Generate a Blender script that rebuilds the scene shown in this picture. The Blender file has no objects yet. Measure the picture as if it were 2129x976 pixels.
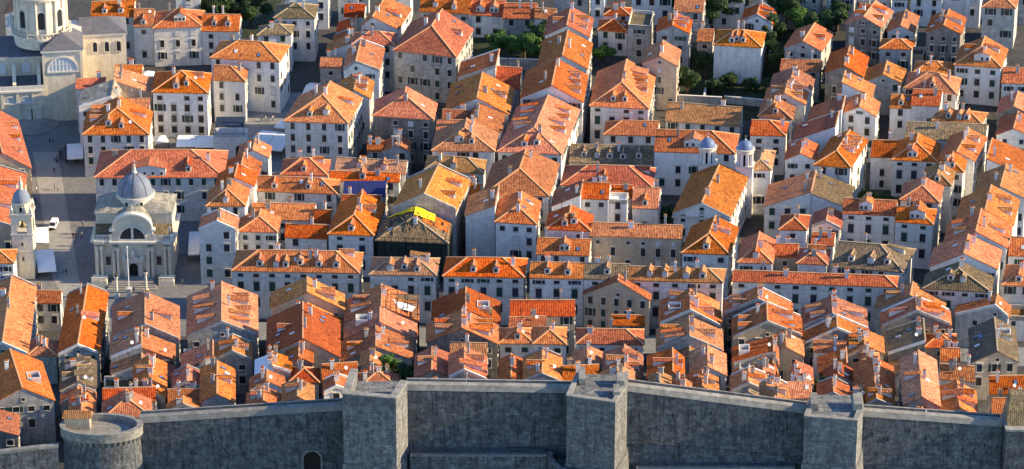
import bpy, math, random
from mathutils import Vector, Matrix
random.seed(11)
R = math.radians
sc = bpy.context.scene
col = sc.collection

# ---------------------------------------------------------------- camera, sky, sun, exposure
cam_d = bpy.data.cameras.new('Camera'); cam = bpy.data.objects.new('Camera', cam_d); col.objects.link(cam)
cam.location = (0, -830, 378); cam.rotation_euler = (R(90 - 23.35), 0, 0)
cam_d.sensor_width = 36.0; cam_d.lens = 7480.0 / 2129.0 * 36.0
cam_d.clip_start = 5; cam_d.clip_end = 6000
sc.camera = cam
SUN_EL, SUN_AZ = R(23.5), R(-1.5)       # low evening sun from the right (+X)
world = bpy.data.worlds.new('World'); sc.world = world; world.use_nodes = True
nt = world.node_tree; bg = nt.nodes['Background']
sky = nt.nodes.new('ShaderNodeTexSky'); sky.sky_type = 'NISHITA'; sky.sun_disc = False
sky.sun_elevation = SUN_EL; sky.sun_rotation = R(90) - SUN_AZ; sky.altitude = 300
sky.air_density = 1.0; sky.dust_density = 0.1; sky.ozone_density = 5.0
nt.links.new(sky.outputs[0], bg.inputs[0]); bg.inputs[1].default_value = 0.135
sun_d = bpy.data.lights.new('Sun', 'SUN'); sun_d.energy = 4.9; sun_d.angle = R(0.5); sun_d.color = (1.0, 0.79, 0.48)
sun = bpy.data.objects.new('Sun', sun_d); col.objects.link(sun)
sdir = Vector((math.cos(SUN_EL) * math.cos(SUN_AZ), math.cos(SUN_EL) * math.sin(SUN_AZ), math.sin(SUN_EL)))
sun.rotation_euler = sdir.to_track_quat('Z', 'Y').to_euler(); sun.location = (400, 0, 300)
sc.view_settings.view_transform = 'Standard'; sc.view_settings.look = 'None'
sc.view_settings.exposure = 1.12; sc.view_settings.gamma = 1.0; sc.view_settings.use_curve_mapping = False

# ---------------------------------------------------------------- terrain height
def lerp(x, tab):
    if x <= tab[0][0]: return tab[0][1]
    for (a, b), (c, d) in zip(tab, tab[1:]):
        if x <= c: return b + (d - b) * (x - a) / (c - a)
    return tab[-1][1]
NS = [(-120, .11), (-60, .145), (-20, .21), (30, .25), (60, .215), (100, .17), (150, .145)]
def ystr(x): return -15.2 - .08 * max(-75, min(x, 130))
def ground(x, y):
    if y < -117.5: return 8.0            # ditch outside the walls
    y0 = ystr(x) - 11
    if y < y0: return (y0 - max(y, -110)) * lerp(x, NS)
    return max(0, y - 90) * lerp(x, [(-40, .0), (20, .05), (120, .1)])

# ---------------------------------------------------------------- materials
def newmat(name):
    m = bpy.data.materials.new(name); m.use_nodes = True
    t = m.node_tree; b = t.nodes['Principled BSDF']; b.inputs['Specular IOR Level'].default_value = 0.25
    return m, t, b
def N(t, k, **kw):
    n = t.nodes.new(k)
    for a, v in kw.items(): setattr(n, a, v)
    return n
def ramp(t, fac, stops):
    r = N(t, 'ShaderNodeValToRGB'); e = r.color_ramp.elements
    while len(e) < len(stops): e.new(0.5)
    for q, (p, c) in zip(e, stops): q.position = p; q.color = (c[0], c[1], c[2], 1)
    t.links.new(fac, r.inputs[0]); return r.outputs[0]
def mixc(t, fac, a, b, mode='MIX'):
    m = N(t, 'ShaderNodeMix', data_type='RGBA', blend_type=mode)
    for s, v in ((m.inputs[0], fac), (m.inputs[6], a), (m.inputs[7], b)):
        if isinstance(v, (int, float)): s.default_value = v
        elif isinstance(v, tuple): s.default_value = (v[0], v[1], v[2], 1)
        else: t.links.new(v, s)
    return m.outputs[2]
def noise(t, vec, scale, detail=3, rough=.6):
    n = N(t, 'ShaderNodeTexNoise'); n.inputs['Scale'].default_value = scale
    n.inputs['Detail'].default_value = detail; n.inputs['Roughness'].default_value = rough
    t.links.new(vec, n.inputs['Vector']); return n.outputs['Fac']
def mapping(t, vec, scale):
    m = N(t, 'ShaderNodeMapping'); m.inputs['Scale'].default_value = scale
    t.links.new(vec, m.inputs['Vector']); return m.outputs[0]
def objrand_offset(t):
    tc = N(t, 'ShaderNodeTexCoord'); oi = N(t, 'ShaderNodeObjectInfo')
    a = N(t, 'ShaderNodeVectorMath', operation='MULTIPLY_ADD')
    a.inputs[1].default_value = (1, 1, 1)
    s = N(t, 'ShaderNodeVectorMath', operation='SCALE'); s.inputs[3].default_value = 97.0
    cv = N(t, 'ShaderNodeCombineXYZ')
    for i in range(3): t.links.new(oi.outputs['Random'], cv.inputs[i])
    t.links.new(cv.outputs[0], s.inputs[0])
    t.links.new(tc.outputs['Object'], a.inputs[0]); t.links.new(s.outputs[0], a.inputs[2])
    return tc, oi, a.outputs[0]

def tile_mat(name, dark, mid, light, lichen, lich_amt):
    """clay tile roof: per tile colour, rows of tiles, weather patches, random tone per roof"""
    m, t, b = newmat(name)
    tc, oi, ov = objrand_offset(t)
    br = N(t, 'ShaderNodeTexBrick'); br.offset = 0.0
    br.inputs['Scale'].default_value = 1.0; br.inputs['Brick Width'].default_value = .42
    br.inputs['Row Height'].default_value = .62; br.inputs['Mortar Size'].default_value = .05
    br.inputs['Mortar Smooth'].default_value = .6; br.inputs['Bias'].default_value = 0.0
    t.links.new(tc.outputs['UV'], br.inputs['Vector'])
    br.inputs['Color1'].default_value = (0, 0, 0, 1); br.inputs['Color2'].default_value = (1, 1, 1, 1)
    br.inputs['Mortar'].default_value = (.1, .1, .1, 1)
    bw = N(t, 'ShaderNodeRGBToBW'); t.links.new(br.outputs['Color'], bw.inputs[0])
    n1 = noise(t, ov, .45, 4, .65)
    n2 = noise(t, ov, 2.1, 4, .8)
    ad = N(t, 'ShaderNodeMath', operation='MULTIPLY_ADD'); ad.inputs[1].default_value = .42
    t.links.new(bw.outputs[0], ad.inputs[0])
    s2 = N(t, 'ShaderNodeMath', operation='MULTIPLY_ADD'); s2.inputs[1].default_value = 1.15
    t.links.new(n2, s2.inputs[0]); s2.inputs[2].default_value = -.30
    t.links.new(s2.outputs[0], ad.inputs[2])
    c = ramp(t, ad.outputs[0], [(.12, dark), (.48, mid), (.85, light)])
    lf = ramp(t, n1, [(.62 - lich_amt * .3, (0, 0, 0)), (.62 - lich_amt * .3 + .22, (1, 1, 1))])
    lm = N(t, 'ShaderNodeMath', operation='MULTIPLY'); lm.inputs[1].default_value = .25 + lich_amt * .6
    t.links.new(lf, lm.inputs[0])
    c = mixc(t, lm.outputs[0], c, lichen)
    b2 = N(t, 'ShaderNodeTexBrick'); b2.offset = .37; b2.inputs['Scale'].default_value = 1; b2.inputs['Brick Width'].default_value = 3.1
    b2.inputs['Row Height'].default_value = 2.3; b2.inputs['Mortar Size'].default_value = 0.0
    b2.inputs['Color1'].default_value = (.66, .64, .62, 1); b2.inputs['Color2'].default_value = (1.22, 1.22, 1.22, 1)
    wv = N(t, 'ShaderNodeVectorMath', operation='ADD'); nz = N(t, 'ShaderNodeTexNoise'); nz.inputs['Scale'].default_value = .9
    t.links.new(tc.outputs['UV'], wv.inputs[0]); t.links.new(nz.outputs['Color'], wv.inputs[1]); t.links.new(wv.outputs[0], b2.inputs['Vector'])
    c = mixc(t, .42, c, b2.outputs['Color'], 'MULTIPLY')
    hs = N(t, 'ShaderNodeHueSaturation')
    for inp, lo, hi, k in (('Hue', .489, .509, 7.13), ('Saturation', .85, 1.06, 13.7), ('Value', .74, 1.25, 3.31)):
        f = N(t, 'ShaderNodeMath', operation='MULTIPLY'); f.inputs[1].default_value = k
        t.links.new(oi.outputs['Random'], f.inputs[0])
        fr = N(t, 'ShaderNodeMath', operation='FRACT'); t.links.new(f.outputs[0], fr.inputs[0])
        mr = N(t, 'ShaderNodeMapRange'); mr.inputs[3].default_value = lo; mr.inputs[4].default_value = hi
        t.links.new(fr.outputs[0], mr.inputs[0]); t.links.new(mr.outputs[0], hs.inputs[inp])
    t.links.new(c, hs.inputs['Color']); t.links.new(hs.outputs[0], b.inputs['Base Color'])
    b.inputs['Roughness'].default_value = .85
    w = N(t, 'ShaderNodeTexWave'); w.bands_direction = 'X'; w.inputs['Scale'].default_value = .75
    w.inputs['Distortion'].default_value = 1.5; w.inputs['Detail'].default_value = 1
    t.links.new(tc.outputs['UV'], w.inputs['Vector'])
    mx = N(t, 'ShaderNodeMath', operation='ADD'); t.links.new(w.outputs['Fac'], mx.inputs[0]); t.links.new(n2, mx.inputs[1])
    bp = N(t, 'ShaderNodeBump'); bp.inputs['Strength'].default_value = .45; bp.inputs['Distance'].default_value = .12
    t.links.new(mx.outputs[0], bp.inputs['Height']); t.links.new(bp.outputs[0], b.inputs['Normal'])
    return m

def stone_mat(name, c0, c1, stain, stain_amt=.5, block=.35, streak=True, bump=.3, bw=.9, bh=.45, lo=.62, hi=1.25):
    """coursed stone or plaster wall with stains and rain streaks"""
    m, t, b = newmat(name)
    tc, oi, ov = objrand_offset(t)
    n1 = noise(t, ov, .55, 5, .65)
    c = ramp(t, n1, [(.3, c0), (.7, c1)])
    br = N(t, 'ShaderNodeTexBrick')
    br.inputs['Brick Width'].default_value = bw; br.inputs['Row Height'].default_value = bh
    br.inputs['Mortar Size'].default_value = .03; br.inputs['Scale'].default_value = 1
    br.inputs['Color1'].default_value = (.75, .75, .75, 1); br.inputs['Color2'].default_value = (1.2, 1.2, 1.2, 1)
    br.inputs['Mortar'].default_value = (.6, .6, .6, 1)
    t.links.new(tc.outputs['UV'], br.inputs['Vector'])
    c = mixc(t, block, c, br.outputs['Color'], 'MULTIPLY')
    sv = mapping(t, ov, (1.3, 1.3, .16)) if streak else ov
    n2 = noise(t, sv, .9, 5, .7)
    sf = ramp(t, n2, [(.48, (0, 0, 0)), (.72, (1, 1, 1))])
    sm = N(t, 'ShaderNodeMath', operation='MULTIPLY'); sm.inputs[1].default_value = stain_amt
    t.links.new(sf, sm.inputs[0])
    c = mixc(t, sm.outputs[0], c, stain)
    n3 = noise(t, ov, 3.5 if lo > .5 else 1.5, 5, .75)
    c = mixc(t, .35 if lo > .5 else .8, c, ramp(t, n3, [(.3, (lo, lo, lo)), (.7, (hi, hi, hi))]), 'MULTIPLY')
    hs = N(t, 'ShaderNodeHueSaturation')
    mr = N(t, 'ShaderNodeMapRange'); mr.inputs[3].default_value = .84; mr.inputs[4].default_value = 1.12
    t.links.new(oi.outputs['Random'], mr.inputs[0]); t.links.new(mr.outputs[0], hs.inputs['Value'])
    t.links.new(c, hs.inputs['Color']); t.links.new(hs.outputs[0], b.inputs['Base Color'])
    b.inputs['Roughness'].default_value = .9
    bp = N(t, 'ShaderNodeBump'); bp.inputs['Strength'].default_value = bump; bp.inputs['Distance'].default_value = .15
    t.links.new(n3, bp.inputs['Height']); t.links.new(bp.outputs[0], b.inputs['Normal'])
    return m

def plain_mat(name, c, rough=.7, var=.15, scale=2.0, metal=0.0, spec=.25):
    m, t, b = newmat(name)
    tc, oi, ov = objrand_offset(t)
    n = noise(t, ov, scale, 3)
    lo = tuple(v * (1 - var) for v in c); hi = tuple(min(1, v * (1 + var)) for v in c)
    t.links.new(ramp(t, n, [(.3, lo), (.7, hi)]), b.inputs['Base Color'])
    b.inputs['Roughness'].default_value = rough; b.inputs['Metallic'].default_value = metal
    b.inputs['Specular IOR Level'].default_value = spec
    return m

ROOF = {
 'O': tile_mat('roof_tiles_orange', (.15, .026, .006), (.52, .128, .022), (.72, .265, .066), (.30, .11, .04), .22),
 'R': tile_mat('roof_tiles_red', (.13, .02, .006), (.41, .088, .016), (.57, .155, .038), (.22, .075, .035), .2),
 'P': tile_mat('roof_tiles_weathered', (.13, .032, .011), (.50, .152, .032), (.70, .32, .095), (.32, .155, .07), .33),
 'T': tile_mat('roof_tiles_tan', (.13, .055, .022), (.40, .175, .065), (.58, .33, .145), (.26, .155, .075), .5),
 'K': tile_mat('roof_tiles_old', (.045, .032, .018), (.20, .135, .068), (.42, .30, .165), (.11, .095, .06), .7),
 'S': stone_mat('roof_stone_slabs', (.22, .20, .16), (.46, .43, .36), (.10, .09, .08), .8, .8, False, .6, 1.4, .8),
 'W': plain_mat('roof_white_sheet', (.72, .74, .76)),
 'B': plain_mat('roof_blue_sheet', (.025, .035, .13), .45),
}
RIDGE = plain_mat('ridge_mortar', (.62, .33, .17), .9, .3, 3)
RIDGE_OLD = plain_mat('ridge_mortar_old', (.42, .32, .21), .9, .3, 3)
WALL = {
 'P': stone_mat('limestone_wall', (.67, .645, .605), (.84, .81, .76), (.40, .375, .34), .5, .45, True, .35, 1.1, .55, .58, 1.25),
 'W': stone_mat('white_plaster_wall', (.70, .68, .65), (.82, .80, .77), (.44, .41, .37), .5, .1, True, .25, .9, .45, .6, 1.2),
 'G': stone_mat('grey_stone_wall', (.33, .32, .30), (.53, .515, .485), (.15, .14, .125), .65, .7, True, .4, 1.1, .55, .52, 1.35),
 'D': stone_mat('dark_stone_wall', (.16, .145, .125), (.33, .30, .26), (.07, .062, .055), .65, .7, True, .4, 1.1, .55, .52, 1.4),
 'T': stone_mat('tan_stone_wall', (.44, .35, .25), (.60, .49, .36), (.28, .21, .15), .5, .35),
 'N': plain_mat('dark_green_netting', (.018, .035, .032), .8, .35, .6),
}
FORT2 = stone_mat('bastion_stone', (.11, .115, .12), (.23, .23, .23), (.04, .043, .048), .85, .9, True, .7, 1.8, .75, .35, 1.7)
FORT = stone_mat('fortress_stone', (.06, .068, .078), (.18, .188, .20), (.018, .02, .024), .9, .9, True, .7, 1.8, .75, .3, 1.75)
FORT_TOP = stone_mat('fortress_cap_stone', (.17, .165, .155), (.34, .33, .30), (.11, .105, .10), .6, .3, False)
CHURCH = stone_mat('church_limestone', (.66, .575, .44), (.80, .715, .57), (.38, .31, .22), .5, .3)
TRIM = stone_mat('trim_stone', (.54, .505, .44), (.68, .64, .56), (.36, .32, .27), .4, .1)
LEAD = stone_mat('lead_sheet_roof', (.085, .095, .125), (.16, .16, .185), (.17, .105, .08), .6, .25, True, .2, .6, 6)
DOME = stone_mat('dome_lead', (.14, .18, .27), (.25, .28, .34), (.20, .16, .13), .35, .2, True, .2, .7, .7)
DOMEBLUE = plain_mat('dome_blue_sheet', (.12, .18, .32), .5, .25)
PANE = plain_mat('window_pane', (.025, .03, .038), .25, .3, spec=.5)
PANE_SKY = plain_mat('skylight_glass', (.10, .16, .30), .2, .2, spec=.6)
PANE_PALE = plain_mat('skylight_pale', (.60, .63, .66), .4, .15)
SHUT_G = plain_mat('shutter_green', (.02, .055, .05), .6)
SHUT_B = plain_mat('shutter_brown', (.05, .03, .025), .6)
SHUT_W = plain_mat('shutter_pale', (.60, .62, .62), .6)
SHUT_N = plain_mat('shutter_navy', (.025, .035, .06), .6)
CANVAS = plain_mat('white_canvas', (.80, .80, .80), .8, .06, .6)
YELLOW = plain_mat('yellow_tarpaulin', (.86, .60, .02), .55, .1, .5)
WOOD = plain_mat('weathered_timber', (.24, .16, .09), .85, .35, 1.5)
IRON = plain_mat('dark_iron', (.03, .03, .03), .5, .1)
DARK = plain_mat('dark_opening', (.018, .016, .015), .9, .3)
LEAF = plain_mat('foliage_dark', (.026, .056, .014), .6, .55, .8)
LEAF2 = plain_mat('foliage_bright', (.055, .125, .02), .6, .5, .9)
LEAF3 = plain_mat('foliage_conifer', (.02, .04, .016), .7, .4, .9)
BARK = plain_mat('bark', (.09, .06, .04), .9, .3)
PAVE = stone_mat('paving_stone', (.165, .168, .175), (.25, .25, .25), (.115, .116, .12), .4, .35, False, .1, 1.1, .7)
PAVE2 = stone_mat('paving_stone_pale', (.24, .232, .22), (.31, .30, .28), (.19, .185, .175), .3, .2, False, .1, 1.6, 1.0)
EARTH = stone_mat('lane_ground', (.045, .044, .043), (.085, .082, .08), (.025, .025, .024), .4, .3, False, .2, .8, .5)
SCRUB = plain_mat('hillside_scrub', (.07, .085, .04), .95, .5, .2)

# ---------------------------------------------------------------- mesh helpers
class MB:
    def __init__(s): s.v = []; s.f = []; s.m = []
    def poly(s, pts, mi=0):
        i = len(s.v); s.v += [tuple(p) for p in pts]; s.f.append(tuple(range(i, i + len(pts)))); s.m.append(mi)
    def solid(s, bot, top, mi=0, capb=True, capt=True, topmi=None):
        n = len(bot)
        if capt: s.poly(top, mi if topmi is None else topmi)
        if capb: s.poly(list(reversed(bot)), mi)
        for i in range(n):
            j = (i + 1) % n; s.poly([bot[i], bot[j], top[j], top[i]], mi)
    def prism(s, pts, z0, z1, mi=0, topmi=None):
        s.solid([(x, y, z0) for x, y in pts], [(x, y, z1) for x, y in pts], mi, topmi=topmi)
    def box(s, x0, x1, y0, y1, z0, z1, mi=0):
        s.prism([(x0, y0), (x1, y0), (x1, y1), (x0, y1)], z0, z1, mi)
    def bar(s, a, b, w, h, mi=0, up=Vector((0, 0, 1))):
        a = Vector(a); b = Vector(b); d = (b - a).normalized()
        sd = d.cross(up)
        if sd.length < 1e-4: sd = Vector((1, 0, 0))
        sd.normalize(); u = sd.cross(d)
        q = [(-w / 2, -h / 2), (w / 2, -h / 2), (w / 2, h / 2), (-w / 2, h / 2)]
        A = [a + sd * x + u * y for x, y in q]; B = [b + sd * x + u * y for x, y in q]
        s.solid(A, B, mi)
    def lathe(s, cx, cy, prof, n=16, mi=0, cap=True, a0=0.0):
        rings = []
        for r, z in prof:
            rings.append([(cx + r * math.cos(a0 + 2 * math.pi * k / n), cy + r * math.sin(a0 + 2 * math.pi * k / n), z) for k in range(n)])
        for A, B in zip(rings, rings[1:]):
            for k in range(n):
                j = (k + 1) % n; s.poly([A[k], A[j], B[j], B[k]], mi)
        if cap:
            s.poly(rings[-1], mi); s.poly(list(reversed(rings[0])), mi)
    def build(s, name, mats, parent=None, loc=None, smooth=False):
        me = s.mesh(name, mats, smooth)
        o = bpy.data.objects.new(name, me); col.objects.link(o)
        if parent: o.parent = parent
        if loc is not None: o.location = loc
        return o
    def mesh(s, name, mats, smooth=False):
        me = bpy.data.meshes.new(name); me.from_pydata(s.v, [], s.f)
        if not isinstance(mats, (list, tuple)): mats = [mats]
        for m in mats: me.materials.append(m)
        me.polygons.foreach_set('material_index', s.m)
        uv = me.uv_layers.new(name='UVMap').data
        Z = Vector((0, 0, 1))
        for p in me.polygons:
            n = p.normal
            u = Z.cross(n)
            u = Vector((1, 0, 0)) if u.length < .05 else u.normalized()
            w = n.cross(u)
            for li in p.loop_indices:
                co = me.vertices[me.loops[li].vertex_index].co
                uv[li].uv = (co.dot(u), co.dot(w))
        if smooth:
            me.polygons.foreach_set('use_smooth', [True] * len(me.polygons))
        me.update(); return me

def empty(name, loc, rz=0.0):
    o = bpy.data.objects.new(name, None); col.objects.link(o); o.location = loc; o.rotation_euler = (0, 0, rz)
    o.empty_display_size = .5; return o
def tag(o, label, cat, group=None):
    o['label'] = label; o['category'] = cat
    if group: o['group'] = group
    return o
def struct(o, kind='structure'): o['kind'] = kind; return o
def link_copy(src, parent, loc, rz=0.0, name=None):
    c = src.copy(); col.objects.link(c); c.parent = parent; c.location = loc; c.rotation_euler = (0, 0, rz); return c
def copy_thing(root, loc, rz=0.0, label=None, scale=None):
    r = root.copy(); col.objects.link(r); r.location = loc; r.rotation_euler = (0, 0, rz)
    if scale: r.scale = scale
    if label: r['label'] = label
    for ch in list(root.children):
        c = ch.copy(); col.objects.link(c); c.parent = r
        for g in list(ch.children):
            d = g.copy(); col.objects.link(d); d.parent = c
    return r

# ---------------------------------------------------------------- ground, street, square
def gridsheet(xs, ys, fz, name, mat):
    m = MB()
    vid = {}
    for j, y in enumerate(ys):
        for i, x in enumerate(xs):
            vid[i, j] = len(m.v); m.v.append((x, y, fz(x, y)))
    for j in range(len(ys) - 1):
        for i in range(len(xs) - 1):
            m.f.append((vid[i, j], vid[i + 1, j], vid[i + 1, j + 1], vid[i, j + 1])); m.m.append(0)
    return m.build(name, mat)
xs = [-900, -500, -300] + [-240 + 8 * i for i in range(61)] + [320, 500, 900]
ys = [-117.4 + .0] + [-112 + 4 * i for i in range(100)] + [420, 700, 1200, 2500]
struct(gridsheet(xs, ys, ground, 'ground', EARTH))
def outside(x, y):
    return 8.0 if y > -150 else 8.0 - min(60, (-150 - y) * .25)      # moat floor, then the slope below the camera
xs2 = [-900, -300, -150, -100, -50, 0, 50, 100, 150, 200, 210, 230, 260, 300, 350, 410, 500, 700, 900]
ys2 = [-900, -600, -400, -300, -220, -180, -150, -135, -128, -125, -122, -119, -117.45]
struct(gridsheet(xs2, ys2, outside, 'hillside', SCRUB))
m = MB()
m.poly([(x, y, .05) for x, y in ((-78, ystr(-75) - 10.6), (132, ystr(130) - 10.6), (132, ystr(130) + .3), (-78, ystr(-75) + .3))])
struct(m.build('main_street', PAVE))
m = MB(); m.poly([(x, y, .03) for x, y in ((-150, -8), (-78, -19), (-78, 60), (-100, 128), (-150, 128))])
struct(m.build('square', PAVE))
m = MB(); m.poly([(x, y, .06) for x, y in ((-109.5, 2), (-113, 2 ), (-118.3, 16.7), (-134.2, 103.8), (-127.2, 103.8), (-111.6, 16.7), (-109.5, 8))])
struct(m.build('pavement', PAVE2))
m = MB(); m.poly([(x, y, .04) for x, y in ((-84, 88), (-58, 88), (-55, 150), (-84, 150))])
struct(m.build('market_square', PAVE))
GARDEN = plain_mat('garden_soil', (.03, .04, .018), .95, .6, .5)
for nm, P in (('garden', ((-14, 162), (10, 160), (11, 190), (-13, 192))), ('garden', ((45, 125), (92, 118), (98, 140), (75, 150), (100, 190), (55, 196), (47, 160))), ('garden', ((92, 52), (104, 51), (106, 70), (94, 71))), ('garden', ((-100, 196), (-72, 196), (-72, 240), (-100, 240)))):
    m = MB()
    c = (sum(p[0] for p in P) / len(P), sum(p[1] for p in P) / len(P))
    for (ax, ay), (bx, by) in zip(P, P[1:] + P[:1]):
        n = 8
        for i in range(n):
            for j in range(n):
                q = []
                for u, v in ((i, j), (i + 1, j), (i + 1, j + 1), (i, j + 1)):
                    u, v = u / n, v / n; x, y = ax + (bx - ax) * u, ay + (by - ay) * u
                    x, y = x + (c[0] - x) * v, y + (c[1] - y) * v; q.append((x, y, ground(x, y) + .12))
                m.poly(q if q[0][:2] != q[3][:2] else q[:3])
    struct(m.build(nm, GARDEN))
# ---------------------------------------------------------------- windows (shared meshes)
WIN = {}
def window_mesh(w, h, kind):
    k = (w, h, kind)
    if k in WIN: return WIN[k]
    m = MB(); f = .12
    m.box(-w / 2, w / 2, -.05, 0, 0, h, 1)                                    # pane
    m.box(-w / 2 - f, -w / 2, -.12, 0, -f, h + f, 0); m.box(w / 2, w / 2 + f, -.12, 0, -f, h + f, 0)
    m.box(-w / 2, w / 2, -.12, 0, h, h + f, 0); m.box(-w / 2 - f - .08, w / 2 + f + .08, -.22, 0, -f - .06, 0, 0)
    if h > 1.9: m.box(-w / 2 - f - .12, w / 2 + f + .12, -.28, 0, h + f + .18, h + f + .34, 0)
    sm = SHUT_G
    if kind in ('open', 'openb'):
        for sx in (-1, 1):
            x0 = sx * (w / 2 + f + .04); x1 = x0 + sx * w * .48
            m.box(min(x0, x1), max(x0, x1), -.1, -.02, 0, h, 2)
        sm = SHUT_G if kind == 'open' else SHUT_N
    elif kind in ('green', 'pale', 'navy', 'brown'):
        sm = {'green': SHUT_G, 'pale': SHUT_W, 'navy': SHUT_N, 'brown': SHUT_B}[kind]
        m.box(-w / 2 + .02, -.02, -.1, -.05, .02, h - .02, 2); m.box(.02, w / 2 - .02, -.1, -.05, .02, h - .02, 2)
    else:
        m.box(-.035, .035, -.075, -.05, 0, h, 2); m.box(-w / 2, w / 2, -.075, -.05, h * .55, h * .55 + .06, 2); sm = SHUT_B
    WIN[k] = m.mesh('window', [TRIM, PANE, sm]); return WIN[k]
def put_window(parent, w, h, kind, loc, rz):
    o = bpy.data.objects.new('window', window_mesh(w, h, kind)); col.objects.link(o)
    o.parent = parent; o.location = loc; o.rotation_euler = (0, 0, rz); return o
CHIM = {}
def chimney_mesh(v):
    if v in CHIM: return CHIM[v]
    m = MB(); w, d, h = [(.7, .7, 1.7), (1.2, .6, 1.5), (.55, .55, 2.4), (.9, .7, 2.0)][v % 4]
    m.box(-w / 2, w / 2, -d / 2, d / 2, -1.0, h, 0)
    m.box(-w / 2 - .12, w / 2 + .12, -d / 2 - .12, d / 2 + .12, h, h + .14, 0)
    if v % 2:
        m.solid([(-w / 2, -d / 2, h + .14), (w / 2, -d / 2, h + .14), (w / 2, d / 2, h + .14), (-w / 2, d / 2, h + .14)],
                [(-w / 2, -.02, h + .6), (w / 2, -.02, h + .6), (w / 2, .02, h + .6), (-w / 2, .02, h + .6)], 1)
    else:
        for x in (-w / 2 + .1, w / 2 - .1): m.box(x - .1, x + .1, -d / 2, d / 2, h + .14, h + .45, 0)
        m.box(-w / 2 - .05, w / 2 + .05, -d / 2 - .05, d / 2 + .05, h + .45, h + .55, 1)
    mt = [(WALL['W'], ROOF['O']), (WALL['G'], ROOF['T']), (WALL['P'], ROOF['O'])][v // 4 % 3]
    CHIM[v] = m.mesh('chimney', list(mt)); return CHIM[v]
def sky_mesh(pale):
    k = 'sky%d' % pale
    if k in CHIM: return CHIM[k]
    m = MB(); m.box(-.45, .45, -.65, .65, -.05, .12, 0); m.box(-.36, .36, -.56, .56, .12, .14, 1)
    CHIM[k] = m.mesh('skylight', [IRON if not pale else TRIM, PANE_SKY if not pale else PANE_PALE]); return CHIM[k]

# ---------------------------------------------------------------- roofs
def ridge_roof(A, B, r, tp, h0, h1, e, eg):
    wl, wr = r * A, (1 - r) * A; rise = tp * A / 2
    tl = rise / max(wl, .01); tr = rise / max(wr, .01)
    i0 = min(A / 2, B * .49) if h0 else 0; i1 = min(A / 2, B * .49) if h1 else 0
    pl = [(0, tl, 0), (tr * A, -tr, 0)]
    if h0: pl.append((0, 0, rise / i0))
    if h1: pl.append((rise / i1 * B, 0, -rise / i1))
    b0 = -e if h0 else -eg; b1 = B + (e if h1 else eg)
    zl, zr = -e * tl, -e * tr
    R0 = (wl, i0 if h0 else b0, rise); R1 = (wl, B - i1 if h1 else b1, rise)
    LL0, LL1, RR0, RR1 = (-e, b0, zl), (-e, b1, zl), (A + e, b0, zr), (A + e, b1, zr)
    P = [[LL1, LL0, R0, R1], [RR0, RR1, R1, R0]]
    Rg = [(R0, R1)]
    if h0: P.append([LL0, RR0, R0]); Rg += [(R0, LL0), (R0, RR0)]
    if h1: P.append([RR1, LL1, R1]); Rg += [(R1, LL1), (R1, RR1)]
    return P, pl, Rg, rise
def make_roof(kind, W, L, r, tp):
    e, eg = .38, .18
    sw = lambda P: [[(b, a, z) for a, b, z in reversed(q)] for q in P]
    if kind == 'hip': kind = 'hw' if W > L * 1.05 else 'hdd'
    if kind in ('gd', 'hd', 'hdd'):
        P, pl, Rg, rise = ridge_roof(W, L, r, tp, kind in ('hd', 'hdd'), kind == 'hdd', e, eg)
    elif kind in ('gw', 'hw', 'hwr', 'hwl'):
        P, pl, Rg, rise = ridge_roof(L, W, .5, tp, kind in ('hw', 'hwl'), kind in ('hw', 'hwr'), e, eg)
        P = sw(P); pl = [(c, b, a) for c, a, b in pl]; Rg = [tuple((b, a, z) for a, b, z in q) for q in Rg]
    elif kind == 'shl':
        t = min(tp * .8, 4.2 / W); rise = W * t; P = [[(-e, -eg, -e * t), (W + .1, -eg, (W + .1) * t), (W + .1, L + eg, (W + .1) * t), (-e, L + eg, -e * t)]]
        pl = [(0, t, 0)]; Rg = [(P[0][1], P[0][2])]
    elif kind == 'shr':
        t = min(tp * .8, 4.2 / W); rise = W * t; P = [[(-.1, -eg, rise + .1 * t), (W + e, -eg, -e * t), (W + e, L + eg, -e * t), (-.1, L + eg, rise + .1 * t)]]
        pl = [(rise, -t, 0)]; Rg = [(P[0][0], P[0][3])]
    else:
        P = [[(.2, .2, -.9), (W - .2, .2, -.9), (W - .2, L - .2, -.9), (.2, L - .2, -.9)]]; pl = [(0, 0, 0)]; Rg = []; rise = 0
    return P, pl, Rg, rise

HQ = []     # (quad, eave z, bbox) of every house, for hiding windows behind neighbours
def inside(q, x, y):
    for i in range(4):
        ax, ay = q[i]; bx, by = q[(i + 1) % 4]
        if (bx - ax) * (y - ay) - (by - ay) * (x - ax) < 0: return False
    return True
def blocked(x, y, z, me):
    for k, (q, ze, bb) in enumerate(HQ):
        if k == me or z > ze + .2 or x < bb[0] or x > bb[2] or y < bb[1] or y > bb[3]: continue
        if inside(q, x, y): return True
    return False

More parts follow.
